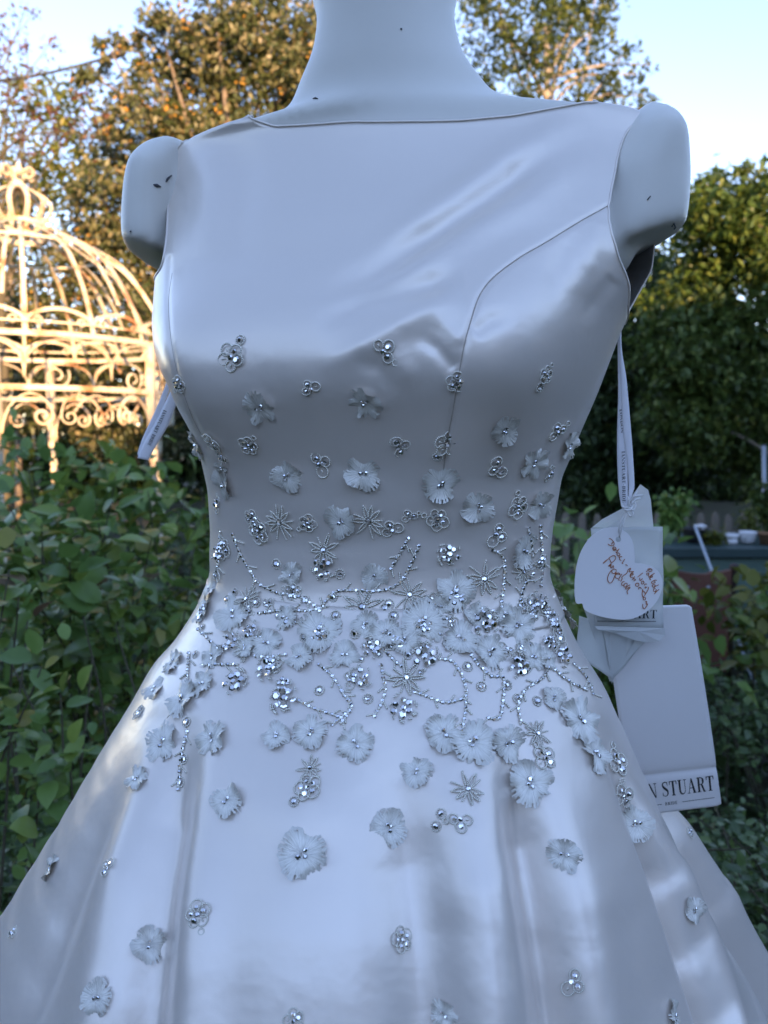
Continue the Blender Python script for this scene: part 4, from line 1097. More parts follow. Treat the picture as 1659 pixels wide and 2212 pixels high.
GL = {
 'I': (.40, [rect(.12, .29, 0, 1), sf(.205, .025, .17), sf(.205, .975, .17)]),
 'N': (.86, [rect(.13, .18, 0, 1), rect(.68, .73, .0, 1), [(.06, 1), (.24, 1), (.73, 0), (.62, 0)], sf(.155, .025, .13), sf(.70, .975, .13), sf(.10, .975, .08)]),
 'A': (.84, [[(.10, 0), (.155, 0), (.43, 1), (.38, 1)], [(.34, 1), (.47, 1), (.76, 0), (.57, 0)], bar(.20, .62, .36), sf(.13, .025, .12), sf(.67, .025, .16)]),
 'T': (.76, [rect(.295, .465, 0, 1), bar(.04, .72, .975), sf(.38, .025, .17), [(.04, .97), (.04, .74), (.075, .74), (.13, .97)], [(.72, .97), (.72, .74), (.685, .74), (.63, .97)]]),
 'U': (.84, [rect(.12, .29, .3, 1), rect(.66, .71, .3, 1), sf(.205, .975, .17), sf(.685, .975, .13)] + swept([(.205+.24*(1-math.cos(q)), .3-.27*math.sin(q), Tk-(Tk-Hr)*min(1, q/2.2)) for q in np.linspace(0, math.pi, 14)])),
 'R': (.82, [rect(.12, .29, 0, 1), sf(.205, .025, .17), bar(.04, .40, .975), bar(.29, .40, .525), [(.38, .53), (.55, .50), (.74, .03), (.58, .03)], bar(.58, .82, .025)] + bowl(.40, .50, 1.0, .20)),
 'B': (.76, [rect(.12, .29, 0, 1), bar(.04, .40, .975), bar(.04, .40, .025), bar(.29, .40, .525)] + bowl(.40, .50, 1.0, .18) + bowl(.40, 0, .55, .22)),
 'D': (.84, [rect(.12, .29, 0, 1), bar(.04, .36, .975), bar(.04, .36, .025)] + bowl(.36, 0, 1, .34)),
 'E': (.72, [rect(.12, .29, 0, 1), bar(.04, .64, .975), bar(.04, .66, .025), bar(.29, .50, .51), rect(.61, .65, .74, .97), rect(.63, .67, .03, .28), rect(.48, .51, .40, .62)]),
 'L': (.68, [rect(.12, .29, 0, 1), sf(.205, .975, .17), bar(.04, .62, .025), rect(.59, .63, .03, .30)]),
 'O': (.90, swept([(.45+.32*math.sin(q), .5+.475*math.cos(q), Hr+(Tk-Hr)*math.sin(q)**2) for q in np.linspace(0, 2*math.pi, 29)])),
 'S': (.66, swept([(p.x, p.y, w_) for p, w_ in zip(catmull([(.55,.78,0),(.50,.93,0),(.33,.975,0),(.15,.90,0),(.13,.74,0),(.24,.60,0),(.42,.47,0),(.54,.33,0),(.52,.14,0),(.34,.025,0),(.15,.07,0),(.08,.24,0)], 3), [.05,.05,.05,.05,.05,.05,.05,.06,.07,.08,.10,.12,.13,.15,.165,.17,.17,.17,.17,.17,.165,.15,.14,.12,.10,.08,.06,.05,.05,.05,.05,.05,.05,.05])]) + [rect(.53, .57, .70, .97), rect(.06, .10, .03, .30)]),
 '-': (.44, [rect(.06, .38, .36, .43)]), ' ': (.36, []),
}
def text_mesh(s, origin, ex, ey, gap=.03, only=None, clip=None):
    """ex, ey: world vectors of one cap height along / up; returns MB"""
    mb = MB(); x = 0
    nrm = ex.cross(ey).normalized()
    if nrm.dot(CAM-origin) < 0: nrm = -nrm
    for ch in s:
        w_, polys = GL[ch]
        for k, q in enumerate(polys):
            pts = [origin+ex*(x+a)+ey*b+nrm*(.00002*(k % 9)) for a, b in q]
            mb.add(pts, [list(range(len(q)))])
        x += w_+gap
    return mb, x
def twidth(s, gap=.03): return sum(GL[c][0]+gap for c in s)-gap
def strip(name, Ledge, Redge, Y, mat, parent, bow=.0, n=5):
    """ribbon between two measured edges hanging at depth Y"""
    a = catmull([at(x, y, Y) for x, y in Ledge], 5); b = catmull([at(x, y, Y) for x, y in Redge], 5)
    m_ = min(len(a), len(b)); P = np.zeros((m_, n+1, 3))
    for i in range(m_):
        for k in range(n+1):
            p = a[i].lerp(b[i], k/n); P[i, k] = (p.x, p.y-bow*math.sin(math.pi*k/n), p.z)
    me = np_mesh(name, P.reshape(-1, 3), grid_faces(m_, n+1, False), mat, True); o = obj(name, me, parent)
    s = o.modifiers.new('t', 'SOLIDIFY'); s.thickness = .0003; s.offset = 1
    return o
zp = lambda lst: [(1312.4+x*.2132, 678.3+y*.2132) for x, y in lst]
RYB = .600
q = at(1335, 692, RYB)
rib = empty('hanger_ribbon', q, 'long white printed ribbon hanging from the right armhole to the heart tag', 'ribbon')
strip('strand', zp([(95,50),(100,300),(105,800),(95,1250),(100,1600),(120,1850),(150,1975)]), zp([(112,50),(128,400),(146,900),(166,1200),(196,1500),(206,1700),(205,1975)]), RYB, M['ribbon'], rib, .0008)
strip('strand', zp([(108,50),(122,450),(140,900),(162,1250),(200,1550),(212,1750),(205,1940)]), zp([(140,110),(146,360),(190,640),(215,900),(245,1250),(265,1540),(272,1770),(236,1940)]), RYB-.0014, M['ribbon'], rib, .0006)
def ribbon_text(s, p0, p1, hpx, Y, parent, mat):
    a, b = at(*p0, Y), at(*p1, Y); d = b-a; u_ = twidth(s)
    ex = d/u_; nn = Vector((0, -1, 0)); ey = nn.cross(ex).normalized()
    if ey.x < 0: ey = -ey
    ey = ey*(hpx*Y/F)
    mb, _ = text_mesh(s, a, ex, ey); mb.build('lettering', mat, parent)
z1 = lambda x, y: (1312.4+x*.2132, 678.3+y*.2132)
ribbon_text('IANSTUART-BRIDE', z1(143, 1390), z1(152, 1912), 7.0, RYB-.0023, rib, M['ink'])
ribbon_text('LONDON', z1(122, 965), z1(136, 1208), 6.0, RYB-.0012, rib, M['ink'])
# left ribbon loop
zl = lambda lst: [(x*.3499, 295+y*.3499) for x, y in lst]
LYB = .668
q = at(373, 835, LYB)
rib2 = empty('hanger_ribbon', q, 'short white printed ribbon loop sticking out at the left side of the bodice', 'ribbon')
strip('strand', zl([(1042,1480),(1000,1590),(955,1700),(880,1860),(846,1960)]), zl([(1062,1500),(1030,1610),(985,1730),(930,1870),(872,1992)]), LYB+.002, M['ribbon'], rib2, .0003)
strip('strand', zl([(1058,1560),(1010,1660),(960,1760),(880,1905),(848,1985)]), zl([(1115,1590),(1075,1690),(1035,1790),(960,1915),(916,1999)]), LYB, M['ribbon'], rib2, .0008)
zz = lambda x, y: (x*.3499, 295+y*.3499)
ribbon_text('IANSTUART-BRIDE', zz(1010, 1685), zz(908, 1905), 7.5, LYB-.0014, rib2, M['ink'])

# big card
cTL, cTR, cBR, cBL = at(1300, 1313, .622), at(1493, 1306, .618), at(1557, 1736, .675), at(1366, 1763, .685)
cen = (cTL+cBR)/2
card = empty('swing_card', cen, 'large white brand card with crease, hanging behind the right edge of the skirt', 'card')
def quad_sheet(name, c4, mat, parent, n=(16, 24), fn=None, round_=0, thick=.0006):
    TL, TR, BR, BL = c4; P = np.zeros((n[1]+1, n[0]+1, 3)); nr_ = (TR-TL).cross(BL-TL).normalized()
    if nr_.dot(CAM-TL) < 0: nr_ = -nr_
    for j in range(n[1]+1):
        for i in range(n[0]+1):
            u_, v_ = i/n[0], j/n[1]
            if round_:      # pull grid corners in to round them
                for (cu, cv) in ((0,0),(1,0),(1,1),(0,1)):
                    du, dv = abs(u_-cu), abs(v_-cv)
                    if du < 1e-6 and dv < 1e-6: u_ = abs(cu-.018); v_ = abs(cv-.005)
            p = (TL.lerp(TR, u_)).lerp(BL.lerp(BR, u_), v_)
            if fn: p = p+nr_*fn(u_, v_)
            P[j, i] = p
    me = np_mesh(name, P.reshape(-1, 3), grid_faces(n[1]+1, n[0]+1, False), mat, True); o = obj(name, me, parent)
    s = o.modifiers.new('t', 'SOLIDIFY'); s.thickness = thick; s.offset = 0
    return o, nr_
crease = lambda u_, v_: -.0030*math.exp(-abs(v_-.79)/.02)*1.0 + .0045*math.sin(math.pi*v_) + .002*u_*v_
sheet, cn = quad_sheet('card_sheet', (cTL, cTR, cBR, cBL), M['paper'], card, (20, 90), crease, .14)
def on_card(px, py, lift=.0014):
    d = ray(px, py); den = d.dot(cn); k = (cTL-CAM).dot(cn)/den; return CAM+d*k
def card_pt(px, py, lift=.0007):
    # intersect the bowed sheet
    me = sheet.data
    global _cb
    try: _cb
    except NameError: _cb = BVHTree.FromPolygons([v.co for v in me.vertices], [list(p.vertices) for p in me.polygons])
    h = _cb.ray_cast(CAM, ray(px, py)); return h[0]-ray(px, py)*lift
def flat_text(s, p0, p1, up, mat, parent, gap=.03):
    a, b = card_pt(*p0), card_pt(*p1); u_ = twidth(s, gap); ex = (b-a)/u_
    c_ = card_pt(*up); ey = c_-a
    mb, _ = text_mesh(s, a, ex, ey, gap); return mb.build('lettering', mat, parent)
flat_text('IAN STUART', (1372, 1729), (1544, 1707), (1367.5, 1698), M['ink'], card)
flat_text('BRIDE', (1437, 1740), (1464, 1736.5), (1436.3, 1733.2), M['ink'], card, .1)
for p0, p1 in (((1385, 1743), (1430, 1737.5)), ((1474, 1732), (1543, 1723))):
    a, b = card_pt(*p0), card_pt(*p1); d = (cBL-cTL).normalized()*.0003
    mb = MB(); mb.add([a-d, b-d, b+d, a+d], [[0, 1, 2, 3]]); mb.build('rule_line', M['ink'], card)

# glassine sachets
g1 = empty('glassine_sachet', at(1350, 1260, .612), 'frosted glassine sachet hanging right behind the white heart tag', 'sachet')
wr = lambda u_, v_: .0012*math.sin(7*u_+4*v_)+.0008*math.sin(13*v_-5*u_)
quad_sheet('pouch', (at(1276,1141,.609), at(1430,1137,.609), at(1434,1357,.611), at(1284,1352,.611)), M['glassine'], g1, (16, 20), wr, thick=.0002)
mb = MB(); f_ = [(1284,1352),(1436,1357),(1437,1372),(1425,1385),(1400,1388),(1372,1383),(1330,1368),(1292,1360)]
P = [at(x, y, .6085-.0015*(i % 2)) for i, (x, y) in enumerate(f_)]; mb.add(P+[at(1380, 1364, .6065)], [[i, (i+1) % 8, 8] for i in range(8)]); mb.build('flap', M['glassine'], g1)
def plane_text(s, p0, p1, hpx, Y, parent, mat):
    a, b = at(*p0, Y), at(*p1, Y); ex = (b-a)/twidth(s); ey = Vector((0, -1, 0)).cross(ex).normalized()
    if ey.z < 0: ey = -ey
    mb, _ = text_mesh(s, a, ex, ey*(hpx*Y/F)); mb.build('lettering', mat, parent)
plane_text('STUART', (1322, 1335.5), (1419, 1336), 19, .6065, g1, M['ink'])
a, b = at(1290, 1341, .6065), at(1417, 1341.5, .6065); mb = MB(); mb.add([a, b, b-Vector((0, 0, .0005)), a-Vector((0, 0, .0005))], [[0, 1, 2, 3]]); mb.build('rule_line', M['ink'], g1)
g2 = empty('glassine_sheet', at(1320, 1400, .616), 'crumpled translucent glassine envelope tilted over the top left of the large card', 'envelope')
quad_sheet('sheet', (at(1268,1165,.6145), at(1345,1120,.6145), at(1385,1352,.6155), at(1322,1478,.6175)), M['glassine'], g2, (18, 26), lambda u_, v_: .0010*math.sin(9*u_+3*v_)+.0008*math.sin(11*v_+4*u_), thick=.0002)
quad_sheet('sheet', (at(1252,1290,.6148), at(1340,1340,.6150), at(1395,1385,.6155), at(1318,1474,.6172)), M['glassine'], g2, (14, 20), lambda u_, v_: .0010*math.sin(8*u_+5*v_), thick=.0002)
quad_sheet('sheet', (at(1251,1330,.6149), at(1300,1345,.6152), at(1325,1470,.6172), at(1243,1412,.6165)), M['glassine'], g2, (10, 14), lambda u_, v_: .0008*math.sin(8*u_+5*v_), thick=.0002)
g3 = empty('glassine_scrap', at(1380, 1100, .618), 'torn pointed glassine corner standing up behind the ribbon knot', 'envelope')
mb = MB(); P = [(1278,1140),(1300,1122),(1345,1098),(1376,1056),(1383,1046),(1400,1058),(1406,1080),(1412,1142)]
P = [at(x, y, .6165+.001*math.sin(i*1.7)) for i, (x, y) in enumerate(P)]; mb.add(P+[at(1362, 1112, .6150)], [[i, (i+1) % 8, 8] for i in range(8)]); mb.build('sheet', M['glassine'], g3)

# heart tag
HY = .5985
hz = [(690,1645),(600,1655),(520,1700),(460,1780),(425,1870),(408,1980),(405,2100)]
hp = [(1106+x/3, 590+y/3) for x, y in hz]
hz2 = [(280,700),(286,762),(300,778),(330,778),(342,815),(420,850),(520,871),(610,874),(680,853),(750,805),(800,740),(821,670),(815,610),(780,560),(720,535),(651,525)]
hp += [(1143.3+x*.3499, 1032.2+y*.3499) for x, y in hz2]
notch = len(hp)-1
hp += [(1143.3+x*.3499, 1032.2+y*.3499) for x, y in [(652,480),(640,400),(610,345),(560,313)]]
smo = [Vector((x, y, 0)) for x, y in hp]; smo.append(smo[0])
segA = catmull(smo[:notch+1], 4); segB = catmull(smo[notch:], 4); out2 = [(p.x, p.y) for p in segA[:-1]+segB[:-1]]
hx0, hy0 = 1318, 1245
def hdepth(x, y): return HY+.0018*((y-1240)/100)+.0012*((x-1318)/95)
htag = empty('heart_tag', at(1336, 1165, HY), 'white heart-shaped card tag with orange handwriting tied on the ribbon', 'tag')
hole = (1336, 1165); hr = 6.2
bm = bmesh.new(); ed = []
for loop in (out2, [(hole[0]+hr*math.cos(q), hole[1]+hr*math.sin(q)) for q in np.linspace(0, 2*math.pi, 20, endpoint=False)]):
    vs = [bm.verts.new(at(x, y, hdepth(x, y))) for x, y in loop]
    ed += [bm.edges.new((vs[i], vs[(i+1) % len(vs)])) for i in range(len(vs))]
bmesh.ops.triangle_fill(bm, use_beauty=True, use_dissolve=False, edges=ed)
for f_ in bm.faces:
    f_.normal_update()
    if f_.normal.y > 0: f_.normal_flip()
me_ = bpy.data.meshes.new('heart'); bm.to_mesh(me_); bm.free(); me_.materials.append(M['paper'])
o = obj('heart', me_, htag)
s = o.modifiers.new('t', 'SOLIDIFY'); s.thickness = .0005; s.offset = -1
# handwriting traced as pen strokes (zoomed pixels of the tag)
hw = [
 [(615,285),(650,290),(690,330),(708,370),(690,405),(650,405),(615,390),(598,378)], [(690,335),(675,360),(658,385)],
 [(690,455),(715,470),(740,460),(725,435),(695,430),(682,455),(700,490),(730,495)], [(795,460),(765,500),(745,530),(735,520)], [(720,470),(750,485),(775,492)],
 [(800,545),(770,530),(755,550),(770,580),(800,575),(812,550)], [(810,550),(790,600),(805,610)], [(845,600),(820,595),(800,620),(805,650),(830,662)], [(890,640),(865,680),(845,710),(862,716)], [(905,732),(940,758)],
 [(515,715),(540,690),(575,660),(595,645),(560,668),(525,700),(520,712),(590,650),(640,605),(690,580),(725,590),(735,625),(710,665),(680,690)], [(680,690),(640,730),(605,765)], [(625,635),(650,690),(665,700)],
 [(622,770),(650,735),(655,745),(645,785),(660,790),(690,750),(695,780),(690,800)],
 [(750,835),(720,815),(690,815),(665,850),(680,885),(720,885),(745,850),(730,900),(690,1000),(660,1045),(630,1055),(600,1020),(595,960),(620,890),(665,830)],
 [(735,905),(780,900),(810,910),(790,880),(750,885),(725,920),(735,965),(775,975)], [(840,900),(800,960),(785,1000),(800,1010)], [(850,970),(830,1010),(815,1025)], [(885,968),(888,966)],
 [(885,1030),(855,1035),(835,1070),(845,1095),(885,1085)], [(935,1060),(900,1060),(875,1090),(885,1125),(920,1110),(935,1075)], [(985,1085),(940,1110),(905,1150),(920,1160),(970,1125),(980,1140),(940,1180),(930,1210),(945,1250)],
 [(835,965),(870,925),(910,900),(935,870),(950,825),(995,800),(975,840),(970,860),(1045,855),(1010,880),(985,905)],
 [(985,925),(1020,915),(1040,900),(1010,890),(985,920),(995,955),(1025,950)], [(1065,940),(1040,975),(1020,1000)], [(1030,965),(1060,985),(1080,1000),(1045,1020)],
 [(1120,1055),(1085,1065),(1080,1100),(1110,1115),(1138,1090),(1125,1055)], [(1165,1130),(1140,1130),(1130,1165)], [(1160,1135),(1185,1150)],
 [(1205,1160),(1195,1210),(1190,1260)], [(1200,1185),(1235,1215),(1250,1245),(1215,1300),(1200,1290),(1195,1255)], [(1240,1265),(1280,1200),(1305,1150)], [(1245,1305),(1215,1310),(1215,1345),(1245,1345),(1250,1310)],
 [(1245,1385),(1275,1375),(1260,1420),(1290,1415)], [(1290,1415),(1260,1470),(1225,1505),(1205,1470),(1205,1420)],
 [(1205,880),(1160,915),(1115,950)], [(1150,965),(1155,1005),(1165,1010),(1200,975)], [(1215,1020),(1185,1030),(1180,1065),(1210,1070),(1225,1040),(1210,1020)], [(1230,1095),(1245,1075),(1275,1075)], [(1250,1115),(1245,1145),(1280,1120)], [(1305,1125),(1290,1180),(1262,1230)],
 [(1262,860),(1300,835),(1330,815)], [(1285,815),(1330,805),(1362,820),(1355,850),(1310,855)], [(1305,880),(1275,885),(1275,915),(1305,910),(1310,880),(1305,930)], [(1410,885),(1360,915),(1310,945),(1315,955)], [(1335,960),(1365,955),(1370,930),(1335,945),(1325,985),(1345,1000)],
 [(1445,1010),(1410,1005),(1365,1030),(1355,1055),(1390,1060),(1420,1045),(1400,1025)], [(1405,1085),(1375,1085),(1370,1115),(1400,1125),(1420,1100),(1405,1085)], [(1480,1085),(1430,1110),(1395,1140)], [(1425,1150),(1395,1160),(1390,1195),(1425,1200),(1440,1165)], [(1488,1165),(1440,1205),(1405,1245)],
]
mb = MB()
for st in hw:
    pts = []
    for p in catmull([(x, y, 0) for x, y in st], 4):
        x, y = 1238.7+p.x*.12444, 1128.1+p.y*.12444
        pts.append(at(x, y, hdepth(x, y)-.00035))
    mb.tube(pts, .00032, 5)
mb.build('handwriting', M['orange_ink'], htag, False)
# cotton string and knot
st = empty('tag_string', at(1356, 1100, HY-.004), 'white cotton string knotted round the ribbon end above the heart tag', 'string')
zq = lambda x, y, Y=HY-.004: at(1312.4+x*.2132, 678.3+y*.2132, Y)
mb = MB()
for pts in ([(195,1990,0),(150,2060,0),(120,2150,0),(112,2235,.004)], [(205,2000,-.001),(170,2080,-.001),(150,2150,-.001),(118,2262,.003)],
            [(140,1900,0),(150,1950,-.002),(200,1960,-.003),(240,1930,-.002),(230,1890,0)], [(145,1935,0),(180,1985,-.003),(235,1975,-.003),(255,1930,0)],
            [(215,1960,-.002),(260,1985,-.004),(285,1930,-.003),(250,1900,-.002),(220,1940,-.002)], [(230,1980,-.002),(258,2020,-.004),(235,2050,-.003),(205,2020,-.001)],
            [(235,1900,-.003),(262,1855,-.004),(300,1840,-.004),(352,1838,-.003)], [(230,1905,-.002),(270,1840,-.003),(305,1790,-.002)], [(240,1925,-.003),(290,1880,-.003),(330,1868,-.002)],
            [(225,1950,-.003),(215,1890,-.004),(205,1850,-.003)]):
    mb.tube(catmull([zq(x, y, HY-.004+d) for x, y, d in pts], 5), .00075, 6)
mb.build('strand', M['thread_white'], st, True)
# ================================================================== EMBROIDERY ON THE DRESS
def flower_data(v):
    r_ = random.Random(100+v); ns, nr = 72, 7
    lob = r_.choice([3, 4, 5, 5]); ph = r_.uniform(0, 6.28); sq = r_.uniform(.78, 1); nt_ = r_.uniform(0, 6.28); ruf = r_.choice([3, 4, 5, 6]); rp = r_.uniform(0, 6.28)
    V = []; UV = []
    for j in range(nr+1):
        t = .06+.94*j/nr
        for k in range(ns):
            q = 2*math.pi*k/ns
            rim = .88+.10*abs(math.cos(lob*.5*q+ph))-.16*math.exp(-((((q-nt_+math.pi) % 6.2832)-math.pi)/.16)**2)+.05*math.sin(3*q+rp)
            rim *= 1+(r_.uniform(-.055, .055) if j == nr else 0)
            r = t*rim; x, y = r*math.cos(q), r*sq*math.sin(q)
            z = .03+.13*t*(1-.5*t)+.15*t**3*math.sin(ruf*q+rp)+.10*t**4*math.sin(2*q+ph)+(.022 if k % 2 else -.022)*t
            V.append((x, y, z)); UV.append((k/ns, t))
    f = grid_faces(nr+1, ns, True)
    me = np_mesh('fabric_flower', np.array(V), f, M['thread'], True)
    uvl = me.uv_layers.new(name='UVMap'); UVa = np.array(UV)
    li = np.empty(len(me.loops), np.int32); me.loops.foreach_get('vertex_index', li)
    uu = UVa[li]
    uu = uu.reshape(-1, 4, 2); wrap = (uu[:, :, 0].max(1)-uu[:, :, 0].min(1)) > .5
    uu[wrap] = np.where(uu[wrap][:, :, :1] < .5, uu[wrap]+np.array((1, 0)), uu[wrap])
    uvl.data.foreach_set('uv', uu.reshape(-1).astype(np.float32)); return me
FLOW = [flower_data(v) for v in range(9)]
gem = MB()
gem.lathe([(.80, -.15), (1.0, .22), (.62, .52)], (0, 0, 0), 6)
GEM = gem.data('crystal', M['crystal'])
OV = np.array([(1,0,0),(0,1,0),(-1,0,0),(0,-1,0),(0,0,1),(0,0,-1)], float); OF = np.array([(0,1,4),(1,2,4),(2,3,4),(3,0,4),(1,0,5),(2,1,5),(3,2,5),(0,3,5)])
def beads_mesh(name, items):
    """items: (pos, dir, half length, half width)"""
    n = len(items); P = np.array([i[0] for i in items], float); D = np.array([i[1] for i in items], float); D /= np.linalg.norm(D, axis=1, keepdims=True)+1e-9
    hl = np.array([i[2] for i in items])[:, None]; hw = np.array([i[3] for i in items])[:, None]
    a = np.cross(D, np.where(np.abs(D[:, 2:]) < .9, [[0, 0, 1.]], [[1., 0, 0]])); a /= np.linalg.norm(a, axis=1, keepdims=True); b = np.cross(D, a)
    # square-ended little tubes: 8 corners
    V = []
    for s in (-1, 1):
        for (u_, v_) in ((1,0),(0,1),(-1,0),(0,-1)): V.append(P+D*hl*s+a*hw*u_+b*hw*v_)
    V = np.stack(V, 1).reshape(-1, 3)
    q = np.array([(0,1,5,4),(1,2,6,5),(2,3,7,6),(3,0,4,7),(3,2,1,0),(4,5,6,7)])
    f = (np.arange(n)[:, None, None]*8+q[None]).reshape(-1, 4)
    return np_mesh(name, V, f, M['silver'])
def bead_line(pts, step=.085, hl=.036, hw=.024, z=.05):
    P = [Vector((x, y, z)) for x, y in pts]; out = []; acc = 0; tgt = step*.5
    for i in range(len(P)-1):
        d = P[i+1]-P[i]; L = d.length
        while L > 1e-9 and tgt <= acc+L:
            out.append((tuple(P[i]+d*((tgt-acc)/L)), tuple(d), hl, hw)); tgt += step
        acc += L
    return out
def beaded_flower(v):
    r_ = random.Random(200+v); it = []; cr = [(0, 0, .20)]
    n = r_.choice([4, 5, 5]); drop = r_.randrange(n) if v % 3 == 0 else -1; ph = r_.uniform(0, 6.28)
    for k in range(n):
        if k == drop: continue
        q = ph+2*math.pi*k/n+r_.uniform(-.12, .12); c = Vector((math.cos(q), math.sin(q)))*.52; rr = .36+r_.uniform(-.05, .06)
        a0 = q+math.pi
        it += bead_line([(c.x+rr*1.15*math.cos(a0+.5+t), c.y+rr*math.sin(a0+.5+t)) for t in np.linspace(0, 5.3, 16)], step=.13, hl=.062, hw=.064)
        if r_.random() < .8: cr.append((c.x*.9, c.y*.9, r_.uniform(.17, .25)))
        else: it.append(((c.x, c.y, .07), (math.cos(q), math.sin(q), 0), .12, .05))
    if v % 2:
        q = r_.uniform(0, 6.28); c = Vector((math.cos(q), math.sin(q)))*1.12
        it += bead_line([(c.x+.2*math.cos(t), c.y+.2*math.sin(t)) for t in np.linspace(0, 6.28, 12)], step=.13, hl=.062, hw=.064)
    return beads_mesh('beaded_flower', it), cr
def cluster(v):
    r_ = random.Random(300+v); it = []; cr = []
    pos = [(0, 0)]+[(.55*math.cos(q+v), .55*math.sin(q+v)) for q in np.linspace(0, 6.28, 6, endpoint=False)]
    for x, y in pos: cr.append((x+r_.uniform(-.1, .1), y+r_.uniform(-.1, .1), r_.uniform(.20, .29)))
    for k in range(14):
        q = r_.uniform(0, 6.28); c = Vector((math.cos(q), math.sin(q)))*r_.uniform(.75, .95)
        it += bead_line([(c.x, c.y), (c.x+.28*math.cos(q+1.3), c.y+.28*math.sin(q+1.3))], step=.13, hl=.062, hw=.064)
    return beads_mesh('crystal_cluster', it), cr
def spray(v):
    r_ = random.Random(400+v); it = []; n = r_.choice([11, 12, 13])
    for k in range(n):
        q = 2*math.pi*k/n+r_.uniform(-.08, .08); L = r_.uniform(.78, 1.05); cv = r_.uniform(-.35, .35)
        if r_.random() < .5:
            it += bead_line([(t*L*math.cos(q+cv*t), t*L*math.sin(q+cv*t)) for t in np.linspace(.2, 1, 8)], step=.105, hl=.049, hw=.048)
        else:
            w_ = .10
            it += bead_line([(t*L*math.cos(q)-w_*math.sin(math.pi*t)*math.sin(q)*s, t*L*math.sin(q)+w_*math.sin(math.pi*t)*math.cos(q)*s) for s, rng in ((1, np.linspace(.2, 1, 8)), (-1, np.linspace(1, .2, 8))) for t in rng], step=.105, hl=.049, hw=.048)
    return beads_mesh('beaded_spray', it), [(0, 0, .16)]
def single(v):
    it = bead_line([(.82*math.cos(t), .82*math.sin(t)) for t in np.linspace(0, 6.28, 20)], step=.42, hl=.19, hw=.13)
    return beads_mesh('ringed_crystal', it), [(0, 0, .55)]
BF = [beaded_flower(v) for v in range(8)]; CL = [cluster(v) for v in range(5)]; SPY = [spray(v) for v in range(5)]; SG = [single(0)]
DRESS_INV = Matrix.Translation((0, -.63, 0))
gems = []
def place(me, name, px, py, size, crystals, P=None, N=None, lift=.0006, tilt=.12, sx=1.0, spin=None):
    if P is None:
        P, N = surf(px, py)
        if P is None: return
        dep = (P-CAM).dot(_f); s = size/2*dep/F
    else: s = size
    n = (N+Vector((RNG.gauss(0, tilt), RNG.gauss(0, tilt), RNG.gauss(0, tilt)))).normalized()
    up = Vector((0, 0, 1)); x = up.cross(n)
    x = x.normalized() if x.length > 1e-3 else Vector((1, 0, 0)); y = n.cross(x)
    a = RNG.uniform(0, 6.283) if spin is None else spin
    R = Matrix((x*math.cos(a)+y*math.sin(a), y*math.cos(a)-x*math.sin(a), n)).transposed().to_4x4()
    o = bpy.data.objects.new(name, me); link(o, dress); o.matrix_parent_inverse = DRESS_INV
    W = Matrix.Translation(P+n*lift) @ R @ Matrix.Diagonal((s*sx, s, s, 1)); o.matrix_basis = W
    for (cx_, cy_, r) in crystals:
        z = .07 if name != 'fabric_flower' else .09
        gems.append((r*s, o, Matrix.Translation((cx_, cy_, z)) @ Matrix.Rotation(RNG.uniform(0, 6), 4, 'Z') @ Matrix.Rotation(RNG.gauss(0, .33), 4, 'X') @ Matrix.Rotation(RNG.gauss(0, .33), 4, 'Y') @ Matrix.Scale(r, 4), W))
    return o
FL = [(560,877,88),(790,868,84),(622,1028,80),(785,1022,92),(952,1045,92),(1090,928,76),(1152,1000,76),(1032,1095,84),(737,1125,80),(1166,1090,80),(485,1045,80),(1130,1190,88),(632,1240,64),(810,1246,64),
 (985,1275,100),(690,1365,108),(577,1390,74),(505,1328,96),(648,1420,74),(745,1415,70),(835,1370,86),(915,1345,106),(995,1380,84),(1060,1410,86),(1118,1352,86),(1090,1330,60),(440,1320,66),(375,1432,66),(335,1490,64),(395,1512,98),(438,1478,66),
 (460,1595,84),(597,1590,74),(672,1583,82),(768,1608,88),(960,1585,92),(1022,1605,112),(1097,1605,90),(900,1668,76),(1195,1510,62),(1252,1555,108),(1285,1630,88),(1145,1692,108),(297,1683,72),(492,1730,86),(653,1845,114),(840,1788,86),(1217,1845,86),
 (112,1875,70),(322,2040,84),(211,2155,80),(352,1605,96),(960,2190,72),(1455,2198,72),(1374,1780,80),(1498,1965,60),(425,960,70),(1228,962,70),(480,1010,40),(1150,1420,70),(455,1275,56),(530,1400,60),(875,1385,72),(790,1350,66),(620,1335,60),(1030,1330,64),(950,1310,60),(460,1420,62),(1180,1425,58)]
for x, y, s in FL:
    k = RNG.randrange(len(FLOW)); q = RNG.uniform(0, 6.28); d = RNG.uniform(.12, .19)
    cr = [(d*math.cos(q), d*math.sin(q), .115), (-d*math.cos(q), -d*math.sin(q), .10)]
    if RNG.random() < .5: cr.append((d*.9*math.cos(q+1.8), d*.9*math.sin(q+1.8), .085))
    place(FLOW[k], 'fabric_flower', x, y, s, cr, lift=.0009, tilt=.10)
BFL = [(500,772,70),(828,760,62),(672,840,48),(985,825,50),(1178,810,44),(388,830,44),(538,962,50),(690,1003,62),(860,965,60),(965,958,66),(1078,1008,58),(1203,935,56),(458,955,56),(1118,1095,56),(560,1148,62),(885,1118,40),(848,1145,52),(665,1130,44),(945,1122,54),(1070,1155,58),(1189,1022,48),(485,1185,52),(472,1092,44),
 (665,1702,62),(995,1770,58),(1176,1638,58),(1333,1648,64),(1345,1720,56),(235,1875,44),(428,1975,60),(868,2030,54),(1235,2120,62),(635,2206,52),(28,2018,36),(300,1540,40),(545,1118,40),(1490,1800,26),(480,985,36),(1168,1215,44),(470,1245,46),(1150,1310,56),(1205,1370,50)]
for i, (x, y, s) in enumerate(BFL):
    me_, cr = BF[RNG.randrange(len(BF))]; place(me_, 'beaded_flower', x, y, s*1.02, cr, tilt=.08)
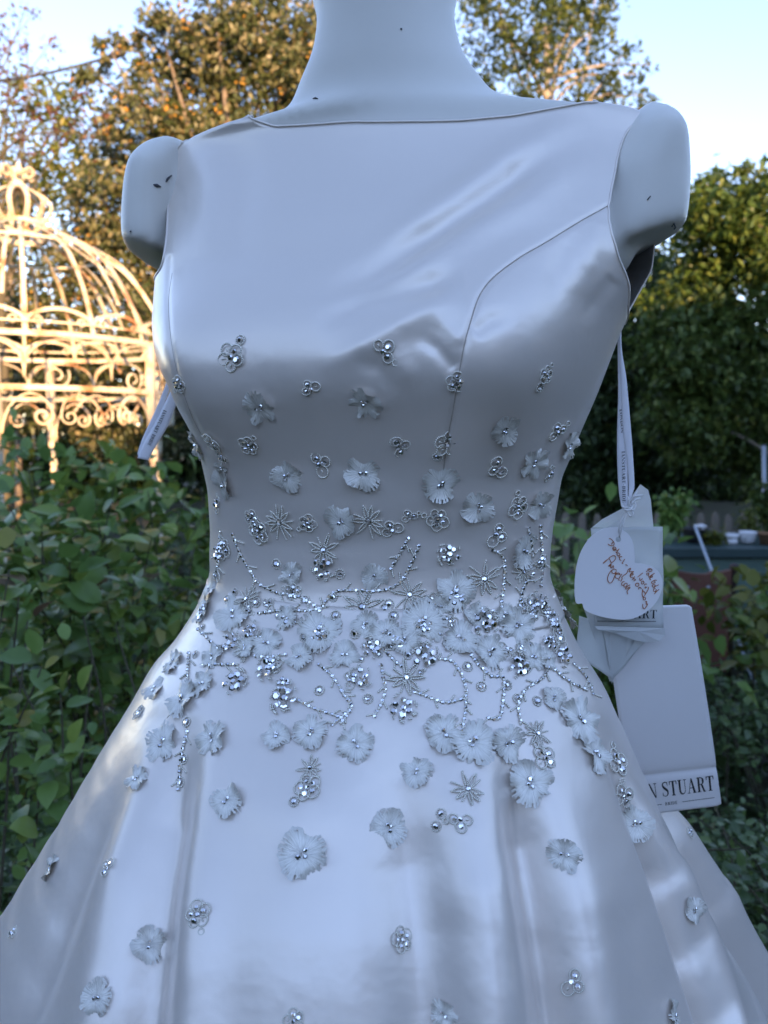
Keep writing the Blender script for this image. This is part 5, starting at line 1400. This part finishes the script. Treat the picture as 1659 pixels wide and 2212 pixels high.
for x, y, s in [(970,1195,58),(700,1225,60),(500,1390,56),(580,1445,66),(510,1475,66),(615,1510,72),(780,1465,58),(870,1530,66),(805,1400,56),(920,1420,70),(1045,1345,66),(1120,1440,62),(1213,1415,58),(1165,1300,50),(475,1195,46),(1190,1340,52),(545,1365,50),(985,1290,50),(440,1325,50),(690,1372,46),(915,1352,46),(1185,1390,46),(615,1480,44)]:
    me_, cr = CL[RNG.randrange(len(CL))]; place(me_, 'crystal_cluster', x, y, s, cr, tilt=.08, lift=.0016)
for x, y, s in [(605,1128,80),(797,1125,80),(700,1188,78),(783,1312,98),(885,1285,80),(1045,1250,80),(535,1295,72),(878,1465,90),(530,1402,66),(670,1660,62),(1010,1705,78),(1160,1585,70),(1130,1235,62)]:
    me_, cr = SPY[RNG.randrange(len(SPY))]; place(me_, 'beaded_spray', x, y, s, cr, tilt=.05, lift=.0006)
for x, y in [(598,1218),(735,1240),(660,1298),(555,1302),(690,1492),(795,1510),(767,1370),(840,1305),(1040,1483),(1118,1510),(1160,1515),(635,1732),(953,1758),(942,1785),(520,735),(1165,836),(945,986),(404,1560),(390,1690),(398,1640),(850,1330),(1010,1440),(1095,1480),(865,1395),(620,1345),(725,1330)]:
    place(SG[0][0], 'ringed_crystal', x, y, 25, SG[0][1], tilt=.05)
# scattered fillers in the dense band and a few that carry the band round to the back
for k in range(46):
    y = RNG.gauss(1375, 45); hw_ = 355+max(0, y-1290)*.55; x = 822+RNG.uniform(-1, 1)*hw_
    if RNG.random() < .55: place(SG[0][0], 'ringed_crystal', x, y, RNG.uniform(16, 24), SG[0][1], tilt=.1)
    else:
        me_, cr = BF[RNG.randrange(len(BF))]; place(me_, 'beaded_flower', x, y, RNG.uniform(30, 46), cr, tilt=.1)
for k in range(26):
    th = RNG.choice([-1, 1])*RNG.uniform(1.75, 3.1); z = RNG.uniform(1.03, 1.13)
    p = sk.points(np.array([[th]]), np.array([[z]]), .006)[0, 0]; N = Vector((p[0], p[1]-.63, .1)).normalized()
    if k % 2: place(FLOW[k % 9], 'fabric_flower', 0, 0, .014, [(0, .12, .11), (0, -.12, .1)], Vector(p), N)
    else: me_, cr = BF[k % 8]; place(me_, 'beaded_flower', 0, 0, .010, cr, Vector(p), N)
# beaded vines
VINES = [[(505,1155),(520,1195),(540,1230),(560,1260),(600,1280),(650,1290),(690,1315)], [(560,1325),(620,1318),(660,1320),(690,1315)], [(690,1320),(720,1282),(760,1275),(820,1276),(860,1262),(885,1225),(905,1180)], [(882,1162),(865,1195),(845,1228)],
 [(1015,1321),(1040,1314),(1062,1321),(1115,1318),(1130,1268),(1150,1240)], [(1062,1187),(1086,1204),(1088,1257),(1081,1318)], [(949,1423),(979,1431),(1001,1469),(1007,1514),(998,1578)], [(896,1495),(926,1506),(964,1518),(1001,1510)],
 [(1017,1416),(1039,1442),(1062,1461),(1086,1465),(1086,1514),(1077,1552),(1054,1552)], [(1183,1442),(1171,1465),(1134,1491),(1119,1522),(1124,1563)], [(441,1436),(482,1436),(513,1436)], [(690,1436),(718,1461),(743,1501),(758,1529),(718,1567)],
 [(646,1514),(668,1526),(730,1548)], [(553,1417),(581,1420),(618,1414)], [(824,1438),(831,1499),(809,1548)], [(739,1495),(760,1525),(737,1563)], [(1198,1446),(1228,1472),(1266,1491)], [(1239,1435),(1266,1465),(1280,1500)],
 [(1166,1136),(1170,1219),(1167,1265)], [(478,1150),(472,1225)], [(409,1411),(405,1473)], [(405,1580),(392,1640),(386,1705)], [(820,1395),(850,1425),(868,1440)], [(1140,1140),(1150,1200)], [(430,1360),(470,1400)], [(600,1330),(640,1345),(670,1340)]]
small = []
for path in VINES:
    items = []; gsm = []
    pts = catmull([(x, y, 0) for x, y in path], 10)
    d = [0.]
    for i in range(1, len(pts)): d.append(d[-1]+(pts[i]-pts[i-1]).length)
    tot = d[-1]; n = int(tot/6.2)
    for k in range(n+1):
        t = tot*k/max(1, n); i = min(max(1, int(np.searchsorted(d, t))), len(pts)-1); f_ = (t-d[i-1])/max(1e-6, d[i]-d[i-1])
        q = pts[i-1].lerp(pts[i], f_); tg = (pts[i]-pts[i-1]).normalized()
        P, N = surf(q.x+RNG.uniform(-.6, .6), q.y+RNG.uniform(-.6, .6))
        if P is None: continue
        px_m = (P-CAM).dot(_f)/F
        if k % 2 == 0: gsm.append((P+N*.0008, N, 4.6*px_m))
        else:
            t3 = (_r*tg.x-_u*tg.y); items.append((tuple(P+N*.0007), tuple(t3), 3.2*px_m, 3.0*px_m))
        if k % 5 == 2:      # side twig
            sg = 1 if (k//5) % 2 else -1; a = math.atan2(tg.y, tg.x)+sg*.85
            for m_ in range(1, 5):
                P2, N2 = surf(q.x+math.cos(a)*4.6*m_, q.y+math.sin(a)*4.6*m_)
                if P2 is None: continue
                t3 = _r*math.cos(a)-_u*math.sin(a); items.append((tuple(P2+N2*.0007), tuple(t3), 2.5*px_m, 2.2*px_m))
    if items:
        v_ = obj('beaded_vine', beads_mesh('beaded_vine', items), dress)
        small += gsm
gems.sort(key=lambda g_: -g_[0])
for s, o, L, W in gems[:295]:
    c = bpy.data.objects.new('crystal', GEM); link(c, o); c.matrix_basis = L
gv = np.array([tuple(v.co) for v in GEM.vertices]); V = []; Fc = []; n0 = 0
gq = [list(p.vertices) for p in GEM.polygons]
def add_gem(mat4):
    global n0
    m3 = np.array(mat4)[:3, :3]; V.append(gv@m3.T+np.array(mat4)[:3, 3]); Fc.extend([[i+n0 for i in q] for q in gq]); n0 += len(gv)
for s, o, L, W in gems[295:]: add_gem(W @ L)
for P, N, r in small:
    q = N.to_track_quat('Z', 'Y').to_matrix().to_4x4(); add_gem(Matrix.Translation(P) @ q @ Matrix.Rotation(RNG.gauss(0, .3), 4, 'X') @ Matrix.Rotation(RNG.gauss(0, .3), 4, 'Y') @ Matrix.Scale(r, 4))
me_ = bpy.data.meshes.new('small_crystals'); me_.from_pydata(np.concatenate(V).tolist(), [], Fc); me_.materials.append(M['crystal']); me_.update()
obj('small_crystals', me_, dress, kind='stuff')
